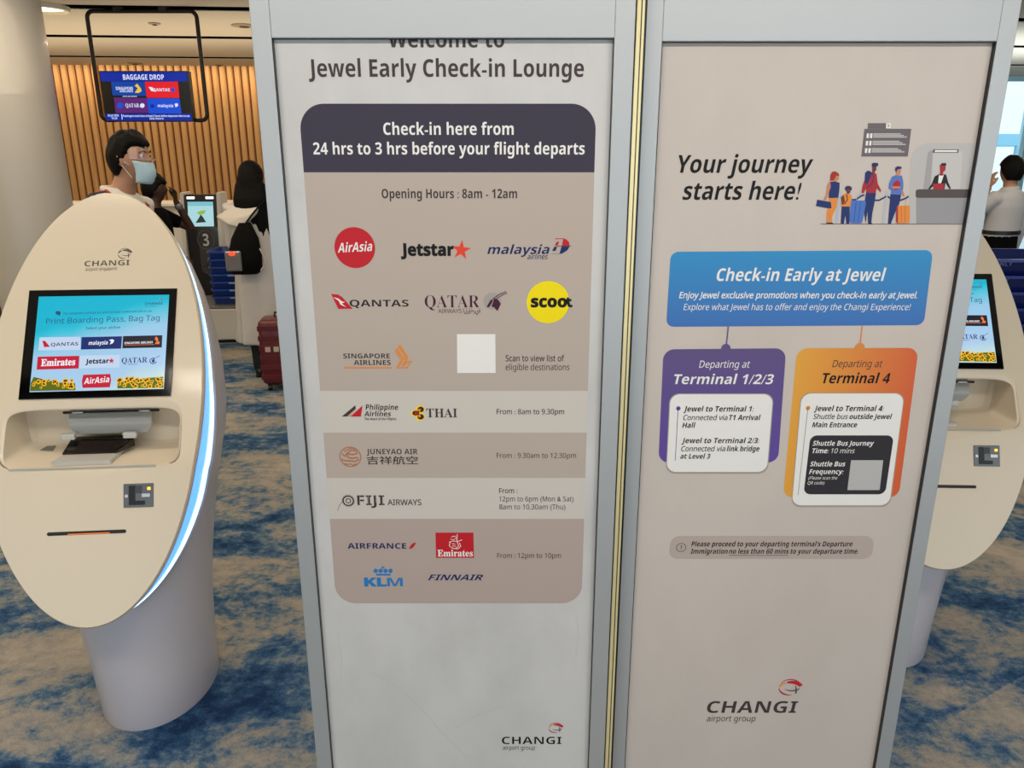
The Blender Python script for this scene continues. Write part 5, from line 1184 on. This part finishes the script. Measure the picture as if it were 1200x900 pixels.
# --- woman in a long pale coat, seen from behind
px_, pz_ = on_y(296, 230, 5.5)
rC, k, J, hc, R, _b = person('woman with long dark hair and long pale grey coat, back turned, beside the left sign', (px_, 5.5, 0), math.radians(184), 1.52, skinA,
    {-1: ((-.20, -.04, 1.12), (-.13, -.22, 1.0), (0, -1, 0), (1, 0, 0), .6), 1: ((.2, -.04, 1.12), (.13, -.22, 1.0), (0, -1, 0), (-1, 0, 0), .6)},
    legs={-1: ((-.07, -.01, .49), (-.06, .012, .09)), 1: ((.07, -.01, .49), (.06, .012, .09))})
coatM = mat('coat_silver', '#c6c1bd', .38, bump=.5, bscale=11, noise=.08, nscale=8)
bm = bmesh.new(); N = 72
def folds(i, z, amp): t = 2*PI*i/N; return 1 + amp*(math.sin(7*t+z*2)+.5*math.sin(13*t+z*5))
rr2 = []
for z, rx, ry, amp in [(.30, .235, .175, .05), (.32, .235, .175, .05), (.5, .22, .165, .045), (.75, .205, .155, .03), (.95, .19, .145, .018), (1.1, .178, .135, .01), (1.25, .182, .132, .006), (1.36, .19, .128, 0), (1.42, .17, .105, 0), (1.46, .10, .08, 0), (1.475, .07, .066, 0)]:
    rr2.append([bm.verts.new((rx*k*folds(i, z, amp)*math.cos(2*PI*i/N), .005+ry*k*folds(i, z, amp)*math.sin(2*PI*i/N), z*k)) for i in range(N)])
for a_, b_ in zip(rr2, rr2[1:]): loop_ring(bm, a_, b_)
bm.faces.new(rr2[0][::-1]); bm.faces.new(rr2[-1])
for s in (-1, 1):
    sh, el_, wr = J[s]; tube(bm, [Vector((s*.12*k, .01*k, 1.39*k)), sh, sh.lerp(el_, .5), el_, el_.lerp(wr, .9)], [.068*k, .072*k, .066*k, .062*k, .055*k], 16)
coat = remesh('coat', bm, coatM, rC, .010, 2)
shoes(rC, k, J, blackm)
bm = bmesh.new()
for s in (-1, 1):
    hp, kn, an = J['leg%d' % s]; tube(bm, [hp, kn, kn.lerp(an, .5), an+Vector((0, 0, -.01))], [.085*k, .064*k, .066*k, .06*k], 16)
bm2 = remesh('leggings', bm, mat('leggings_black', '#0b0b0d', .7), rC, .009, 2)
# long hair: crown plus hanging locks
bm = bmesh.new()
ell(bm, hc+Vector((0, .012, .022))*k, (.098*k, .108*k, .118*k), None, 24, 16)
loft(bm, [(0, .075*k, 1.40*k, .105*k, .04*k), (0, .072*k, 1.46*k, .115*k, .06*k), (0, .05*k, 1.55*k, .108*k, .075*k), (0, .03*k, 1.64*k, .098*k, .085*k), (0, .02*k, 1.70*k, .075*k, .08*k)], 28)
rh = random.Random(9)
for i in range(34):
    a = PI*(.02+.96*i/33); x = .11*math.cos(a); y = .06+.055*math.sin(a)
    L0 = Vector((x*.9, y-.02, 1.58))*k; ln = rh.uniform(.20, .36)
    tube(bm, [L0, Vector((x*1.05, y+.01, 1.47))*k, Vector((x*1.15+rh.uniform(-.01, .01), y+.012, 1.47-ln*.5))*k, Vector((x*1.2+rh.uniform(-.02, .02), y+.01, 1.50-ln))*k], [.02*k, .021*k, .016*k, .006*k], 8)
remesh('long_hair', bm, hairM, rC, .007, 1)
# pale pointed hood, black sling bag
bm = bmesh.new()
hp_ = [(.27, .10, 1.33), (.10, .05, 1.44), (-.09, .06, 1.455), (-.06, .15, 1.36), (.06, .19, 1.245), (.16, .17, 1.275)]
a = [bm.verts.new(Vector(p)*k) for p in hp_]; b = [bm.verts.new((Vector(p)+Vector((0, .03, .012)))*k) for p in hp_]
c = bm.verts.new(Vector((.07, .205, 1.34))*k); 
for i in range(6): bm.faces.new((b[i], b[(i+1) % 6], c))
bm.faces.new(a[::-1]); loop_ring(bm, a, b); bmesh.ops.subdivide_edges(bm, edges=bm.edges, cuts=2, use_grid_fill=True)
o = remesh('hood', bm, mat('hood_cream', '#c9c4ba', .6), rC, .008, 5); o['label'] = 'pale pointed hood lying on the back'
bm = bmesh.new(); blk2 = mat('bag_black', '#060607', .7, spec=.12)
loft(bm, [(.06*k, .185*k, .90*k, .10*k, .045*k), (.055*k, .19*k, .93*k, .135*k, .06*k), (.045*k, .19*k, 1.05*k, .13*k, .06*k), (.035*k, .185*k, 1.18*k, .105*k, .05*k), (.03*k, .17*k, 1.30*k, .045*k, .03*k)], 24, ex=2.6)
bag = empty('sling_bag', (0, 0, 0), 0, 'black sling bag with clear pocket and red light on the back of the long-coated woman', 'bag')
mesh_obj('bag_body', bm, blk2, bag, smooth=50)
pocket = mat('pocket_clear', '#6f6c6c', .15, coat=.6)
mesh_obj('clear_pocket', BX(.06*k, .185*k, .236*k, .262*k, .93*k, 1.09*k, .01), pocket, bag)
bm = bmesh.new(); ell(bm, Vector((.125, .268, 1.07))*k, (.028*k, .014*k, .018*k), None, 12, 8); o = mesh_obj('red_lamp', bm, emi('lamp_red', '#ff4a2c', 1.6), bag, smooth=50); o['label'] = 'small red light'
bm = bmesh.new(); tube(bm, [Vector(p)*k for p in [(.03, .19, 1.28), (-.03, .165, 1.36), (-.10, .14, 1.44), (-.13, .05, 1.475)]], .018*k, 8, flat=.4); mesh_obj('shoulder_strap', bm, blk2, bag, smooth=50)
bm = bmesh.new(); tube(bm, [Vector(p)*k for p in [(-.08, .215, 1.10), (-.12, .21, 1.0), (-.075, .225, .93)]], .006*k, 6); mesh_obj('side_cord', bm, mat('cord_white', '#b9b4aa', .6), bag, smooth=50)
bag.location = rC.location + Vector((0, -.02, 0)); bag.rotation_euler = rC.rotation_euler

# --- red suitcase beside her
px_, pz_ = on_y(322, 438, 5.28)
scs = empty('suitcase', (px_+.115, 5.2, 0), math.radians(8), 'dark red ribbed hard suitcase standing beside the woman in the long coat', 'suitcase')
rdm = mat('case_red', '#5c1218', .35, coat=.2)
bm = bmesh.new(); box(bm, -.155, .155, -.11, .11, .05, .50, .03, seg=3); mesh_obj('shell', bm, rdm, scs, smooth=40)
for i in range(6): mesh_obj('rib', BX(-.157, .157, -.1135, -.1085, .09+i*.068, .125+i*.068, .002), rdm, scs)
for i, q in enumerate((-.115, -.06, -.01)): mesh_obj('sticker', BX(q, q+.035, -.1155, -.1136, .285, .32, .0005), mat('sticker_%d' % i, ['#c9a3a0', '#b9b39a', '#9aa3a8'][i], .5), scs)
for sx in (-.11, .11):
    for sy in (-.075, .075):
        w = mesh_obj('wheel_fork', BX(sx-.015, sx+.015, sy-.012, sy+.012, .035, .06, .003), blackm, scs)
        bm = bmesh.new(); tube(bm, [(sx-.012, sy, .0235), (sx+.012, sy, .0235)], .0225, 14, caps=False); mesh_obj('wheel', bm, blackm, w, smooth=40)
bm = bmesh.new(); tube(bm, [(-.06, .05, .50), (-.06, .05, .525), (.06, .05, .525), (.06, .05, .50)], .008, 8); mesh_obj('carry_handle', bm, blackm, scs, smooth=50)

# --- man in a white shirt seen from behind on the right
px_, pz_ = on_y(1181, 230, 6.25)
rD, k, J, hc, R, _b = person('man in white shirt and black trousers, back turned, hand at his face, near the window', (px_, 6.25, 0), math.radians(205), 1.555, skinA,
    {1: ((.27, -.14, 1.24), (.13, -.10, 1.48), (-.15, -.05, .9), (-.8, .3, 0), .5), -1: ((-.22, .02, 1.13), (-.24, -.03, .87), (0, -.1, -1), (1, 0, 0), .4)}, turn=-.25)
wsh = mat('shirt_white', '#c3c4c8', .75, bump=.4, bscale=10); shirt(rD, k, J, wsh, 'one', zb=1.08, collar=True, grow=.022); trousers(rD, k, J, mat('trousers_black', '#08080a', .9, spec=.1), zt=1.15); shoes(rD, k, J, blackm); hair_cap(rD, k, hc, R, front=.3)
bm = bmesh.new(); Lb = loft(bm, [(0, 0, 1.085*k, .182*k, .137*k), (0, 0, 1.12*k, .180*k, .137*k)], 32); mesh_obj('belt', bm, mat('belt_black', '#0d0c0c', .35), rD, smooth=40)
